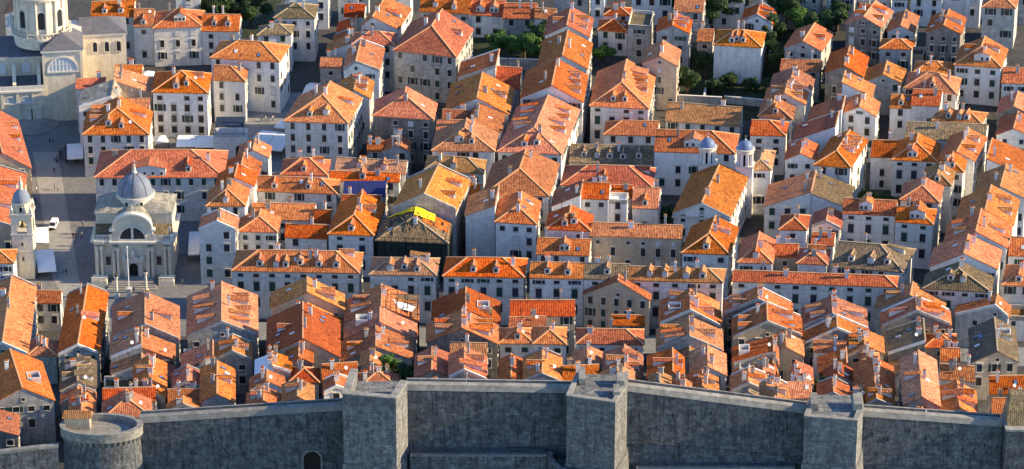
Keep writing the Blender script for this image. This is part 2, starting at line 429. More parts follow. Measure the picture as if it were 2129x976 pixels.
class House: pass
def build_house(idx, rec):
    label, x, y, ux, uy, vx, vy, zE, kind, wm, rm, o = rec
    rnd = random.Random(idx * 7 + 3)
    W = math.hypot(ux, uy); L = math.hypot(vx, vy)
    U = Vector((ux / W, uy / W, 0)); V = Vector((vx / L, vy / L, 0)); P0 = Vector((x, y, 0))
    q = HQ[idx][0]
    zG = min(ground(px, py) for px, py in q)
    c = P0 + U * W / 2 + V * L / 2
    root = empty(o.get('name', 'house'), (c.x, c.y, zG))
    tag(root, label, o.get('cat', 'house'), o.get('grp', 'houses of the old town'))
    org = Vector((c.x, c.y, zG))
    def pt(a, b, z): return P0 + U * a + V * b + Vector((0, 0, zE + z)) - org
    tp = math.tan(R(o.get('pitch', 25.5 + rnd.uniform(-2, 2.5))))
    r = o.get('r', .5)
    P, pl, Rg, rise = make_roof(kind, W, L, r, tp)
    zr = lambda a, b: min(k + s * a + t * b for k, s, t in pl)
    flat = kind == 'flat'
    # --- wall
    m = MB(); zb = zG - 1.2 - zE
    ka = sorted({0.0, W} | ({r * W} if kind in ('gd', 'hd', 'hdd') else {W / 2} if kind == 'hip' else set()))
    kb = sorted({0.0, L} | ({L / 2} if kind in ('gw', 'hw', 'hwr', 'hwl') else set()))
    top = .0 if flat else -.09
    sides = [[(a, 0.0) for a in ka], [(W, b) for b in kb], [(a, L) for a in reversed(ka)], [(0.0, b) for b in reversed(kb)]]
    for s in sides:
        m.poly([pt(*s[0], zb), pt(*s[-1], zb)] + [pt(a, b, zr(a, b) + top) for a, b in reversed(s)], 0)
    if flat:
        for (a0, a1, b0, b1) in ((0, W, 0, .3), (0, W, L - .3, L), (0, .3, .3, L - .3), (W - .3, W, .3, L - .3)):
            m.solid([pt(a, b, -1.2) for a, b in ((a0, b0), (a1, b0), (a1, b1), (a0, b1))], [pt(a, b, .06) for a, b in ((a0, b0), (a1, b0), (a1, b1), (a0, b1))], 1)
    else:                                                  # eave cornice on the level sides
        def cornice(a0, b0, a1, b1, na, nb):
            k = .2
            m.solid([pt(a0, b0, -.62), pt(a1, b1, -.62), pt(a1 + na * k, b1 + nb * k, -.5), pt(a0 + na * k, b0 + nb * k, -.5)],
                    [pt(a0, b0, -.3), pt(a1, b1, -.3), pt(a1 + na * k, b1 + nb * k, -.3), pt(a0 + na * k, b0 + nb * k, -.3)], 1)
        if kind in ('gw', 'hip', 'hd', 'hdd', 'hwr', 'hwl'): cornice(0, 0, W, 0, 0, -1)
        if kind in ('gd', 'hd', 'hdd', 'hip', 'shr') or kind == 'hwr': cornice(W, 0, W, L, 1, 0)
        if kind in ('gd', 'hd', 'hdd', 'hip', 'shl', 'hwl'): cornice(0, L, 0, 0, -1, 0)
    if o.get('fl', 0) == 3 and wm in 'PW':
        for z in (-2.05, -5.6):
            m.solid([pt(-.02, -.1, z), pt(W + .02, -.1, z), pt(W + .02, 0, z), pt(-.02, 0, z)], [pt(-.02, -.1, z + .18), pt(W + .02, -.1, z + .18), pt(W + .02, 0, z + .18), pt(-.02, 0, z + .18)], 1)
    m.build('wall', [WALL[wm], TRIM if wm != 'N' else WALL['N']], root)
    # --- roof
    m = MB(); edges = {}
    key = lambda p: (round(p[0], 3), round(p[1], 3), round(p[2], 3))
    th = .2
    for k, poly in enumerate(P):
        mi = 0
        n = len(poly)
        # break the surface up a little so that long slopes sag and undulate
        m.poly([pt(*p) for p in poly], mi); m.poly([pt(p[0], p[1], p[2] - th) for p in reversed(poly)], mi)
        for i in range(n):
            a, b = key(poly[i]), key(poly[(i + 1) % n])
            if (b, a) in edges: edges.pop((b, a))
            else: edges[a, b] = 1
    for a, b in edges:
        m.poly([pt(a[0], a[1], a[2] - th), pt(b[0], b[1], b[2] - th), pt(*b), pt(*a)], 0)
    if rm not in 'WB' and not flat:
        for a, b in Rg:
            A, B = pt(*a), pt(*b)
            m.bar(A + Vector((0, 0, .04)), B + Vector((0, 0, .04)), .34, .2, 1)
    roof = m.build('roof', [ROOF[rm], RIDGE if rm in 'ORP' else RIDGE_OLD], root)
    hs = House(); hs.root, hs.roof, hs.pt, hs.zr, hs.W, hs.L, hs.U, hs.V, hs.rise, hs.tp, hs.org, hs.zE, hs.zG = root, roof, pt, zr, W, L, U, V, rise, tp, org, zE, zG
    # --- dormers
    def dormer(side, f, w=1.45, hh=1.25, up=.24, shed=False):
        if side == 'F': e, n = U, V; a0, b0, da, db = f * W, 0, 0, 1; run = (L if kind in ('gw', 'hwr', 'hwl', 'hip') and W > L else W) / 2
        elif side == 'R': e, n = V, -U; a0, b0, da, db = W, f * L, -1, 0; run = (1 - r) * W if kind in ('gd', 'hd', 'hdd') else W / 2
        else: e, n = -V, U; a0, b0, da, db = 0, f * L, 1, 0; run = r * W if kind in ('gd', 'hd', 'hdd') else W / 2
        run = min(run, 9); d0 = run * up
        z0 = zr(a0 + da * d0, b0 + db * d0)
        # real slope in this direction
        z1 = zr(a0 + da * (d0 + .5), b0 + db * (d0 + .5)); sl = (z1 - z0) / .5
        if sl < .12: return
        g = 0 if shed else min(w * .28, .9); dep = (hh + g) / sl
        dep2 = hh / sl
        O = pt(a0 + da * d0, b0 + db * d0, z0)
        Zv = Vector((0, 0, 1)); h2 = w / 2
        if shed:
            rs = sl * .35; dep = hh / (sl - rs)
            m = MB()
            m.poly([O - e * h2 - Zv * .3, O + e * h2 - Zv * .3, O + e * h2 + Zv * hh, O - e * h2 + Zv * hh], 0)
            for s in (-1, 1): m.poly([O + e * s * h2 - Zv * .3, O + e * s * h2 + n * dep + Zv * (dep * sl - .3), O + e * s * h2 + n * dep + Zv * (hh + dep * rs), O + e * s * h2 + Zv * hh], 0)
            k = h2 + .18
            T = [O - e * k - n * .3 + Zv * (hh - .3 * rs), O + e * k - n * .3 + Zv * (hh - .3 * rs), O + e * k + n * dep + Zv * (hh + dep * rs), O - e * k + n * dep + Zv * (hh + dep * rs)]
            m.solid(T, [p + Zv * .16 for p in T], 1)
        else:
            m = MB()
            m.poly([O - e * h2 - Zv * .3, O + e * h2 - Zv * .3, O + e * h2 + Zv * hh, O + Zv * (hh + g), O - e * h2 + Zv * hh], 0)
            for s in (-1, 1): m.poly([O + e * s * h2 - Zv * .3, O + e * s * h2 + n * dep2 - Zv * .3 + Zv * hh, O + e * s * h2 + n * dep2 + Zv * hh, O + e * s * h2 + Zv * hh], 0)
            k = h2 + .16; zk = hh - .16 * (g / h2); f0 = -.22
            for s in (-1, 1):
                T = [O + e * s * k + n * f0 + Zv * zk, O + n * f0 + Zv * (hh + g), O + n * dep + Zv * (hh + g), O + e * s * k + n * dep2 + Zv * zk]
                m.solid(T, [p + Zv * .14 for p in T], 1)
            if w < 3: m.bar(O + n * f0 + Zv * (hh + g + .14), O + n * dep + Zv * (hh + g + .14), .3, .14, 2)
        d = m.build('dormer', [WALL['W'] if rnd.random() < .75 else WALL['P'], ROOF[rm], RIDGE], root)
        rz = math.atan2(e.y, e.x)
        cnt = 1 if w < 2.4 else 2 if w < 3.2 else 3 if w < 6 else 4
        for i in range(cnt):
            ww = .72 if w < 2.4 else .62
            p = O + e * (w * ((i + .5) / cnt - .5)) - n * .01 + Zv * .12
            put_window(d, ww, min(hh - .25, .95), rnd.choice(['dark', 'dark', 'dark', 'pale', 'green']), p, rz)
    nF, nR, nL = o.get('dF', 0), o.get('dR', 0), o.get('dL', 0)
    if kind == 'gd': nR += nF; nF = 0
    dw = o.get('dw', 1.5)
    north = y < -35
    if north and kind == 'gd' and L > 7: nL += rnd.choice([0, 0, 1]); nR += rnd.choice([0, 0, 0, 1])
    mg = .3 if kind in ('hd', 'hdd', 'hip') else .16
    if kind == 'hip' and W > L * 1.3: mg = .2
    if kind in ('gw', 'hwr', 'hwl'): mg = .12
    if kind == 'hip' and W > 25: mg = .14
    for i in range(nF):
        f = mg + (1 - 2 * mg) * ((i + .5) / nF) + rnd.uniform(-.03, .03) if nF > 1 or dw < 2 else .5 + rnd.uniform(-.08, .08)
        w_ = dw if dw > 1.5 else rnd.uniform(1.3, 1.75)
        if 'dfirst' in o and i == 0: w_ = o['dfirst']
        if o.get('cg') and abs(f - o['cg'][0]) * W < 6: f += .2
        dormer('F', f, w_, 1.35 if w_ < 3 else 1.7, rnd.uniform(.16, .3))
    if o.get('cg'): dormer('F', o['cg'][0], o['cg'][1], 2.0, .03)
    for s, n_ in (('R', nR), ('L', nL)):
        for i in range(n_):
            lo, hi = (.12, .9) if kind in ('gd', 'gw', 'shl', 'shr') else (.34, .92)
            if (s == 'R' and kind == 'shl') or (s == 'L' and kind == 'shr'): continue
            dormer(s, lo + (hi - lo) * (i + .5) / n_, rnd.uniform(1.2, 2.3), rnd.uniform(1.1, 1.5), rnd.uniform(.1, .3), rnd.random() < (.6 if north else .3))
    if north and kind == 'gd' and rnd.random() < .4 and W > 9:                # roof terrace let into a slope
        s_ = rnd.choice((-1, 1)); am = W * (.24 if s_ < 0 else .76); bm_ = L * rnd.uniform(.3, .7); hw, hl = min(1.5, W * .12), 1.7
        zf = zr(am, bm_) + .25
        m = MB(); q = [(am - hw, bm_ - hl), (am + hw, bm_ - hl), (am + hw, bm_ + hl), (am - hw, bm_ + hl)]
        m.solid([pt(a, b, zf - 1.4) for a, b in q], [pt(a, b, zf) for a, b in q], 0, topmi=1)
        for (a0, a1, b0, b1) in ((am - hw, am + hw, bm_ - hl, bm_ - hl + .18), (am - hw, am + hw, bm_ + hl - .18, bm_ + hl), (am - hw, am - hw + .18, bm_ - hl + .18, bm_ + hl - .18), (am + hw - .18, am + hw, bm_ - hl + .18, bm_ + hl - .18)):
            q = [(a0, b0), (a1, b0), (a1, b1), (a0, b1)]; m.solid([pt(a, b, zf - .2) for a, b in q], [pt(a, b, zf + .75) for a, b in q], 0)
        m.build('roof_terrace', [WALL['W'], PAVE2], root)
    # --- chimneys and skylights
    if not flat:
        nc = o.get('ch', rnd.choice([1, 1, 2, 2] if not north else [1, 2, 2, 3, 3]))
        for i in range(nc):
            if kind in ('gw', 'hwr', 'hwl') or (kind == 'hip' and W > L): a, b = W * (.12 + .76 * (i + rnd.random()) / nc), L * (.5 + rnd.choice([-.16, .12, .04]))
            else: a, b = W * (r + rnd.choice([-.14, .1, .03])), L * (.2 + .7 * (i + rnd.random()) / nc)
            if kind == 'shl': a = W * .85
            if kind == 'shr': a = W * .15
            a = max(.6, min(W - .6, a))
            v = rnd.randrange(12)
            ch = bpy.data.objects.new('chimney', chimney_mesh(v)); col.objects.link(ch); ch.parent = roof
            ch.location = pt(a, b, zr(a, b)); ch.rotation_euler = (0, 0, math.atan2(U.y, U.x))
        ns = o.get('sk', rnd.choice([0, 0, 1]))
        for i in range(ns):
            for tr in range(12):
                a, b = W * rnd.uniform(.12, .88), L * rnd.uniform(.1, .9)
                z = zr(a, b); gx = (zr(a + .2, b) - zr(a - .2, b)) / .4; gy = (zr(a, b + .2) - zr(a, b - .2)) / .4
                if abs(z - .4 * rise) < .3 * rise and abs(zr(a + .8, b) + zr(a - .8, b) - 2 * z) < .02 and abs(zr(a, b + .8) + zr(a, b - .8) - 2 * z) < .02: break
            else: continue
            nn = (Vector((0, 0, 1)) - U * gx - V * gy).normalized()
            ob = bpy.data.objects.new('skylight', sky_mesh(rnd.random() < .45)); col.objects.link(ob); ob.parent = roof
            down = (U * gx + V * gy); down = down.normalized() if down.length > .01 else V
            yv = (down - nn * down.dot(nn)).normalized(); xv = yv.cross(nn)
            ob.matrix_local = Matrix((( xv.x, yv.x, nn.x, 0), (xv.y, yv.y, nn.y, 0), (xv.z, yv.z, nn.z, 0), (0, 0, 0, 1)))
            ob.location = pt(a, b, z)
    if kind in ('gd', 'shl', 'shr') and not o.get('sp') and rnd.random() < (.4 if north else .2):      # raised stone coping on the gable
        tops = sorted({0.0, W} | ({r * W} if kind == 'gd' else set()))
        for b0 in ((0,) if rnd.random() < .5 else (0, L - .0)):
            m = MB()
            for a0, a1 in zip(tops, tops[1:]):
                z0, z1 = zr(a0, b0), zr(a1, b0); k = .3 + rnd.random() * .2
                m.solid([pt(a0, b0 - .22, z0 - .3), pt(a1, b0 - .22, z1 - .3), pt(a1, b0 + .22, z1 - .3), pt(a0, b0 + .22, z0 - .3)],
                        [pt(a0, b0 - .22, z0 + k), pt(a1, b0 - .22, z1 + k), pt(a1, b0 + .22, z1 + k), pt(a0, b0 + .22, z0 + k)])
            m.build('coping', WALL[rnd.choice('GGP')], root)
    if not flat and not o.get('sp') and rnd.random() < (.55 if north else .3):
        a, b = W * rnd.uniform(.25, .75), L * rnd.uniform(.2, .8); p = pt(a, b, zr(a, b))
        m = MB(); m.bar(p, p + Vector((0, 0, 3.0)), .07, .07)
        for k in range(4): m.bar(p + Vector((-.6 + k * .1, 0, 2.9 - k * .22)), p + Vector((.6 - k * .1, 0, 2.9 - k * .22)), .04, .04)
        m.build('antenna', IRON, roof)
    if not flat and not o.get('sp') and rnd.random() < (.16 if north else .05):
        a, b = W * rnd.uniform(.55, .85), L * rnd.uniform(.1, .5); p = pt(a, b, zr(a, b) + .9)
        m = MB(); m.bar(p - Vector((0, 0, 1)), p, .07, .07); nd = (U * .4 - V * .8 + Vector((0, 0, .45))).normalized(); x_ = nd.orthogonal().normalized(); y_ = nd.cross(x_)
        ring = [[p + (x_ * math.cos(2 * math.pi * q / 14) + y_ * math.sin(2 * math.pi * q / 14)) * rr + nd * rr * rr * .5 for q in range(14)] for rr in (.05, .22, .42)]
        for A_, B_ in zip(ring, ring[1:]):
            for q in range(14): m.poly([A_[q], A_[(q + 1) % 14], B_[(q + 1) % 14], B_[q]], 1)
        m.build('satellite_dish', [IRON, CANVAS], roof)
    # --- windows
    fl = o.get('fl')
    if wm == 'N' or fl == 0: return hs
    sides = [('F', U, V, 0, 0, W), ('R', V, -U, W, 0, L), ('L', -V, U, 0, L, L)]
    cam_p = Vector((0, -830, 378))
    pick = rnd.random()
    kinds = ['dark', 'dark', 'dark', 'open', 'green'] if pick < .4 else ['dark', 'pale', 'dark', 'openb'] if pick < .75 else ['dark', 'navy', 'open', 'dark', 'brown']
    if 'arch' in o: kinds = ['dark', 'dark', 'pale']
    nw = 0
    for nm, e, n, a0, b0, ln in sides:
        mid = c - n * (L / 2 if nm == 'F' else W / 2)
        if (-n).dot((cam_p - mid).normalized()) < -.02 and nm != 'F': continue
        if nm == 'L' and kind == 'shr': continue
        cols = o.get('cols') if nm == 'F' and o.get('cols') else max(1, int((ln - .6) / rnd.uniform(2.9, 3.9)))
        z = -1.75; row = 0
        rows = []
        main = fl == 3 and wm in 'PW'
        if main: rows = [(-1.95, 1.4, 1.0), (-5.7, 1.5, 2.5), (-10, 1.5, 2.5)]
        elif 'arch' in o: rows = [(-2.4, .9, .9), (-5.6, 1.2, 2.3), (-9, 1.2, 2.2)]
        else:
            st = rnd.uniform(3.2, 4.0); zz = -2.6; bw_ = rnd.choice([1.15, 1.3, 1.45])
            while zE + zz > zG + .8: rows.append((zz, bw_, 2.0 if row else rnd.choice([1.3, 1.95]))); zz -= st; row += 1
        if nm == 'F' and kind == 'gd' and rise > 2.2 and not main: rows.append((.1, .8, .8))
        for (zw, w, h) in rows:
            cc = cols
            gable = zw > 0
            if gable: cc = 1
            for i in range(cc):
                f = (i + .5) / cc if cc > 1 else .5
                if gable: f = r
                if not main and not gable and rnd.random() < (.14 if nm == 'F' else .22): continue
                d = f * ln
                p = P0 + U * a0 + V * b0 + e * d if nm != 'R' else P0 + U * W + V * d
                if nm == 'L': p = P0 + V * (L - d)
                zz = zE + zw
                pw = p - n * 1.2
                if zz < ground(pw.x, pw.y) + .4: continue
                if blocked(pw.x, pw.y, zz + h * .6, idx): continue
                nw += 1
                if nw > 95: break
                kd = 'dark' if (main and h < 1) else rnd.choice(kinds)
                if main and h > 1: kd = rnd.choice(['green', 'dark', 'navy', 'navy', 'green', 'dark'])
                loc = p + Vector((0, 0, zz)) - org - n * .004
                put_window(root, w, h, kd, loc, math.atan2(e.y, e.x))
    return hs
# label, front left corner x y, front edge vector, side edge vector, eave height, roof kind, wall, tiles, details
HOUSES = [
('orange roofed pale stone house, directly behind the cathedral side chapel',-124.88,175.35,12.37,1.96,-0.44,12.49,14.0,'gw','P','O',{'dF':2}),
('orange roofed pale stone house, with dark arched gateway, behind the cathedral',-112.05,172.85,5.81,-0.28,-0.42,12.49,12.5,'gw','P','O',{'dF':1}),
('orange roofed pale stone house, facing the white cafe parasols by the cathedral',-106.0,171.44,13.84,1.4,-0.24,13.0,12.5,'hip','P','O',{'dF':1,'dw':3.4}),
('orange roofed pale stone house, between the green garden and the grey slate house',-92.09,173.17,11.12,-0.42,0.01,11.5,11.0,'gw','P','O',{'dF':2}),
('old brown roofed pale stone house, tall beside the upper left square',-70.5,176.05,11.84,-0.28,0.33,11.0,14.0,'hip','P','K',{'dL':0}),
('old brown roofed pale stone house, low at the rear of the white corner palace',-74.91,166.63,9.72,0.94,0.18,7.0,12.0,'hip','P','K',{}),
('orange roofed pale stone house, white corner palace above the lit shop windows',-86.27,137.15,19.69,-3.44,2.05,13.01,16.0,'hip','P','O',{'sk':3}),
('orange roofed white plastered house, white annex above the dark blue terrace awning',-84.96,127.06,9.03,-1.2,0.1,9.5,13.0,'hwr','W','O',{}),
('orange roofed pale stone house, above the row of white market canopies',-101.03,114.95,15.31,-0.92,-0.14,15.0,14.0,'hdd','P','O',{'dF':2,'dR':1}),
('orange roofed pale stone house, short stub behind the stepped roof terrace',-113.25,129.31,7.65,0.0,-0.29,8.5,13.0,'gw','P','O',{}),
('faded orange roofed tan stone house, with stepped tiles beside the grey slab roof',-112.01,116.84,10.51,0.38,-0.33,11.0,12.6,'shr','T','P',{}),
('orange roofed pale stone house, small wing right of the hipped corner house',-108.9,110.23,7.1,-0.38,-0.18,6.5,11.0,'gw','P','O',{}),
('deep red roofed pale stone house, dark red strip at the rear of the slab roof',-123.06,119.13,7.82,1.24,-0.23,6.5,13.4,'gw','P','R',{}),
('grey slab roofed pale stone house, facing the cathedral steps across the square',-120.35,101.79,10.56,1.49,-0.49,13.99,14.2,'gd','P','S',{'sk':3,'r':0.85}),
('orange roofed pale stone house, on the corner of the square with cafe tables',-117.38,85.29,17.72,0.0,-0.55,16.99,13.0,'hd','P','O',{'dF':2,'dR':1,'dL':3}),
('deep red roofed pale stone house, long palace right behind the domed church',-110.84,54.38,33.92,0.34,-0.19,18.0,13.0,'hip','P','R',{'dF':3,'cg':(0.42,9,4.2)}),
('orange roofed pale stone house, tall square palace right of the white market canopies',-62.49,90.23,17.39,-1.71,3.2,18.89,15.0,'hd','P','O',{'dF':2,'dR':1,'sk':2}),
('faded orange roofed pale stone house, stepped between the square palace and narrow lane',-48.57,111.3,8.72,-1.47,0.58,12.99,14.0,'gd','P','P',{'dR':2,'sk':1}),
('orange roofed house, with a broad sunlit slope and tall chimney on the narrow lane',-47.95,129.26,10.06,-0.26,0.83,17.98,15.0,'gd','P','O',{'sk':2,'ch':2,'r':0.35}),
('deep red roofed pale stone house, shaded pyramid roof midway up the narrow lane',-46.29,150.85,12.05,-0.54,0.43,8.99,15.0,'hip','P','R',{}),
('orange roofed pale stone house, high at the top of the narrow lane',-44.23,166.41,10.74,-3.45,3.4,17.78,15.07,'gd','P','O',{'dR':1,'dw':3.0,'r':0.3}),
('deep red roofed pale stone house, low shaded strip at top of the lane block',-50.08,183.0,5.84,-0.29,0.36,8.49,12.0,'gw','P','R',{}),
('deep red roofed pale stone house, lean-to on the left lane edge near the top',-51.92,174.5,5.07,0.0,0.35,8.49,10.0,'shl','P','R',{}),
('deep red roofed grey stone house, shed roof stepping down toward the upper square',-52.51,161.38,6.19,0.27,0.33,7.99,11.0,'shl','G','R',{}),
('faded orange roofed white plastered house, pale lean-to with white wall toward the upper square',-54.11,154.83,7.14,-0.54,0.26,6.49,11.0,'shl','W','P',{}),
('faded orange roofed grey stone house, low house by the lamp lit cafe lane',-55.69,147.51,6.13,0.0,0.25,6.5,9.0,'gw','G','P',{}),
('orange roofed grey stone house, four storey stone house with white shutters',-34.05,144.4,17.91,-5.89,4.63,23.36,15.64,'hd','G','O',{'dR':1,'dw':3,'sk':1,'ch':2,'fl':4}),
('orange roofed grey stone house, on the top edge left of the white dormered house',-27.69,191.33,14.96,-2.31,0.72,11.48,10.65,'gw','G','O',{'dF':2}),
('orange roofed white plastered house, white house with big dormers above the dark garden',-12.7,190.05,10.29,-2.02,0.82,11.47,10.08,'gw','W','O',{'dF':2,'dw':2.6}),
('orange roofed grey stone house, bright corrugated roof above the garden trees',-2.65,185.82,9.6,-0.29,0.9,11.46,10.36,'gw','G','O',{}),
('orange roofed white plastered house, tiny annex at the corner above the garden trees',6.77,185.05,6.17,-1.29,0.63,7.47,10.72,'gw','W','O',{}),
('orange roofed dark stone house, dark weathered house with small white windows behind the little chapel',-38.4,96.72,16.67,-2.99,0.66,11.98,14.04,'hd','D','O',{'ch':1}),
('deep red roofed grey stone house, tiny red lean-to left of the small chapel',-39.73,85.42,4.24,0.0,0.32,6.49,8.0,'gw','G','R',{}),
('faded orange roofed pale stone house, front house of the block right of the small chapel',-21.56,72.15,16.71,-0.7,0.91,13.47,13.6,'hd','P','P',{'dF':2,'dfirst':2.4}),
('orange roofed white plastered house, small upper roof just behind two dormered hip',-20.78,88.3,7.82,-0.36,0.42,6.49,13.0,'gw','W','O',{}),
('faded orange roofed pale stone house, sunlit weathered slope with a white chimney stack',-12.71,85.83,9.58,-0.84,1.03,14.46,13.6,'gd','P','P',{'r':0.25,'sk':1}),
('deep red roofed pale stone house, two tier side wing above the pale green awning',-19.26,95.77,6.66,-0.61,0.39,5.99,13.51,'gw','P','R',{}),
('faded orange roofed pale stone house, long ridge house left of the dark lane',-18.35,102.37,17.34,-3.38,1.4,19.95,13.47,'gd','P','P',{'sk':4,'dR':1}),
('orange roofed pale stone house, single slope roof right of the shuttered stone house',-15.38,127.16,10.73,0.0,0.98,13.97,12.93,'shl','P','O',{'sk':1}),
('deep red roofed grey stone house, shaded tan roof below the garden trees',-4.82,123.73,6.86,-1.38,1.1,14.46,12.06,'gw','G','R',{}),
('orange roofed pale stone house, far end of the long sunlit ridge row',9.57,152.92,12.73,-1.37,1.43,15.94,16.9,'gd','P','O',{'dR':2,'dL':1}),
('faded orange roofed pale stone house, middle of the long sunlit ridge row',7.54,131.07,13.72,-2.62,1.84,20.92,15.8,'gd','P','P',{'sk':3}),
('orange roofed pale stone house, near end of the long sunlit ridge row',2.61,107.3,16.96,-3.38,1.79,20.92,15.16,'gd','P','O',{'dR':3,'sk':3,'ch':2}),
('orange roofed pale stone house, with many dormers on both sides, left of dark lane',-3.72,72.94,17.0,-2.23,5.39,32.91,13.0,'hd','P','O',{'dF':2,'dR':4,'dL':4,'sk':2}),
('orange roofed white plastered house, white palace with a row of white dormers',21.91,106.84,16.04,-2.5,2.82,26.35,13.06,'hd','W','O',{'dF':2,'dR':6,'fl':3}),
('deep red roofed pale stone house, low red wing in front of the white palace',25.58,96.48,14.61,-0.97,0.99,8.95,8.54,'hwl','P','R',{'sk':2}),
('faded orange roofed tan stone house, tan house squeezed behind the white palace',37.22,131.34,9.63,-2.39,1.57,12.9,16.45,'gd','T','P',{}),
('orange roofed grey stone house, stone gable with three white windows near the top',42.13,155.51,9.22,-1.37,1.39,10.91,17.11,'gd','G','O',{'dR':2}),
('flat roofed grey stone house, flat topped stone tower house with roof terrace',33.99,163.36,6.63,-1.39,1.5,12.91,16.26,'flat','G','K',{}),
('orange roofed white plastered house, small hip above the dark teal screen',25.51,170.32,8.52,-1.98,0.85,7.95,12.35,'hip','W','O',{}),
('deep red roofed white plastered house, white house at the top of the dark lane',27.46,178.82,7.48,-0.57,0.65,5.97,13.92,'hip','W','R',{}),
('orange roofed grey stone house, on the top edge behind the stone gable',47.93,172.27,8.37,-0.85,1.26,9.42,17.41,'gw','G','O',{'ch':2}),
('orange roofed pale stone house, pale blank walled house beside the ruin garden',58.47,147.62,13.49,-2.43,1.78,11.87,16.1,'hip','P','O',{'dF':3,'fl':0}),
('faded orange roofed grey stone house, small annex left of the blank walled house',54.37,161.74,4.44,-0.07,1.17,8.42,11.9,'gw','G','P',{}),
('tan roofed pale stone house, long weathered tan roof below the ruin garden',42.97,105.83,20.39,-4.19,1.68,12.39,8.91,'gw','P','T',{'ch':2,'sk':1}),
('orange roofed white plastered house, white house behind the twin blue domed turrets',38.54,73.05,21.56,-1.76,1.75,13.39,13.0,'hwr','W','O',{'dF':1,'dw':5,'sk':1}),
('old brown roofed pale stone house, low mottled roof with five white dormers',15.61,77.4,22.76,-1.17,1.18,11.44,8.0,'gw','P','K',{'dF':5}),
('tan roofed pale stone house, tan hip right of the twin turrets',63.18,59.93,5.95,-0.17,1.94,12.85,13.0,'hdd','P','T',{'sk':1}),
('orange roofed white plastered house, white gable beside the big dark garden tree',67.88,169.93,8.7,-2.5,1.72,10.86,14.99,'gd','W','O',{'dR':2}),
('orange roofed grey stone house, tall grey wall behind the bright green garden',80.33,182.75,11.6,-0.6,1.65,9.36,18.68,'gw','G','O',{}),
('orange roofed grey stone house, blue grey wall between garden and dark stone gable',93.64,180.93,8.19,-0.54,1.68,8.84,19.06,'gw','G','O',{}),
('orange roofed grey stone house, grey gable surrounded by garden trees',78.87,146.49,10.3,-2.96,4.56,15.09,15.51,'gd','G','O',{'dR':1}),
('orange roofed dark stone house, tall dark stone gable with white framed windows',97.63,159.26,9.74,-3.46,4.78,13.79,18.36,'gd','D','O',{'dL':2,'dR':2,'fl':3}),
('orange roofed white plastered house, small white gable between two dark stone gables',109.89,159.63,7.52,-0.83,2.88,13.7,15.7,'gd','W','O',{}),
('orange roofed grey stone house, low hip above the bare grey terrace wall',106.37,145.19,8.88,-0.73,1.42,6.86,15.83,'hip','G','O',{}),
('flat roofed grey stone house, bare flat roofed grey block among gables',106.8,152.72,12.95,-1.1,1.44,6.85,11.01,'flat','G','K',{}),
('orange roofed dark stone house, tall dark stone gable near the upper right',120.15,150.11,9.58,-1.5,3.07,13.66,18.94,'gd','D','O',{'dR':1,'sk':3,'fl':3}),
('orange roofed white plastered house, narrow white wall in shade at the top right',134.94,180.31,4.3,-0.45,1.91,8.28,19.01,'gw','W','O',{}),
('orange roofed white plastered house, white wall at the top edge right of centre gable',118.92,181.7,9.11,-0.89,1.85,8.3,18.13,'gw','W','O',{}),
('orange roofed white plastered house, small pale wall on the top edge behind white gable',113.2,181.58,4.47,-0.39,1.77,8.31,17.93,'gw','W','O',{}),
('orange roofed grey stone house, tall stone house at the top right corner',138.36,167.17,9.32,-1.13,2.25,9.74,20.66,'hip','G','O',{'fl':3}),
('orange roofed white plastered house, white house with a triple window dormer',126.34,131.54,12.75,-2.62,3.73,14.86,16.02,'hd','W','O',{'dF':1,'dw':4.5,'dR':1,'dL':1,'fl':2}),
('orange roofed pale stone house, on the right edge beside the triple dormer house',139.25,125.97,7.91,-0.83,2.36,10.23,12.56,'gw','P','O',{'sk':1}),
('orange roofed dark stone house, dark gable on the right edge',136.02,108.96,8.99,-0.95,2.7,11.69,9.85,'gd','D','O',{}),
('orange roofed pale stone house, below the dark gable on the right edge',133.66,91.85,9.08,-0.95,2.92,12.67,10.14,'gd','P','O',{'ch':1}),
('faded orange roofed grey stone house, weathered roof below the grey garden gable',76.72,133.1,11.19,-0.53,1.27,7.39,13.48,'gw','G','P',{}),
('faded orange roofed white plastered house, white rimmed gable in the stepped row',73.16,119.31,11.05,-3.26,1.48,8.88,14.2,'gd','W','P',{}),
('faded orange roofed pale stone house, two dormered roof in the stepped row',70.71,109.33,11.04,-2.76,1.61,9.87,13.4,'gd','P','P',{'dR':2,'dL':1}),
('faded orange roofed pale stone house, hipped end of the stepped row above satellite dish',68.57,99.96,8.95,-2.58,1.42,8.89,12.66,'hd','P','P',{'dF':1,'r':0.4}),
('orange roofed pale stone house, bright hip at the foot of the stepped row',65.4,87.31,9.43,-0.48,1.46,9.39,12.0,'hwr','P','O',{'ch':1}),
('orange roofed dark stone house, big dark stone barn like gable',89.01,125.95,10.3,-3.25,2.92,15.73,15.59,'gd','D','O',{}),
('faded orange roofed grey stone house, grey gable with one pale sunlit slope',99.55,124.52,11.03,-0.83,2.15,10.79,13.16,'gd','G','P',{'r':0.52}),
('orange roofed white plastered house, narrow white walled block in the middle right',92.32,109.55,7.93,-2.53,1.67,8.84,15.61,'shr','W','O',{}),
('orange roofed white plastered house, white gable of the tall block in the middle right',91.63,97.3,8.75,-2.78,2.03,10.81,14.52,'gd','W','O',{}),
('deep red roofed white plastered house, upper step of the white walled terrace roofs',81.9,94.9,9.0,-0.86,1.74,9.85,13.37,'shl','W','R',{}),
('deep red roofed white plastered house, middle step of the white walled terrace roofs',76.86,80.89,11.15,-0.53,1.86,10.84,13.0,'shl','W','R',{'sk':1}),
('orange roofed pale stone house, lowest step of the white walled terrace roofs',73.53,66.76,8.06,-0.46,1.79,10.85,13.0,'gd','P','O',{'sk':1}),
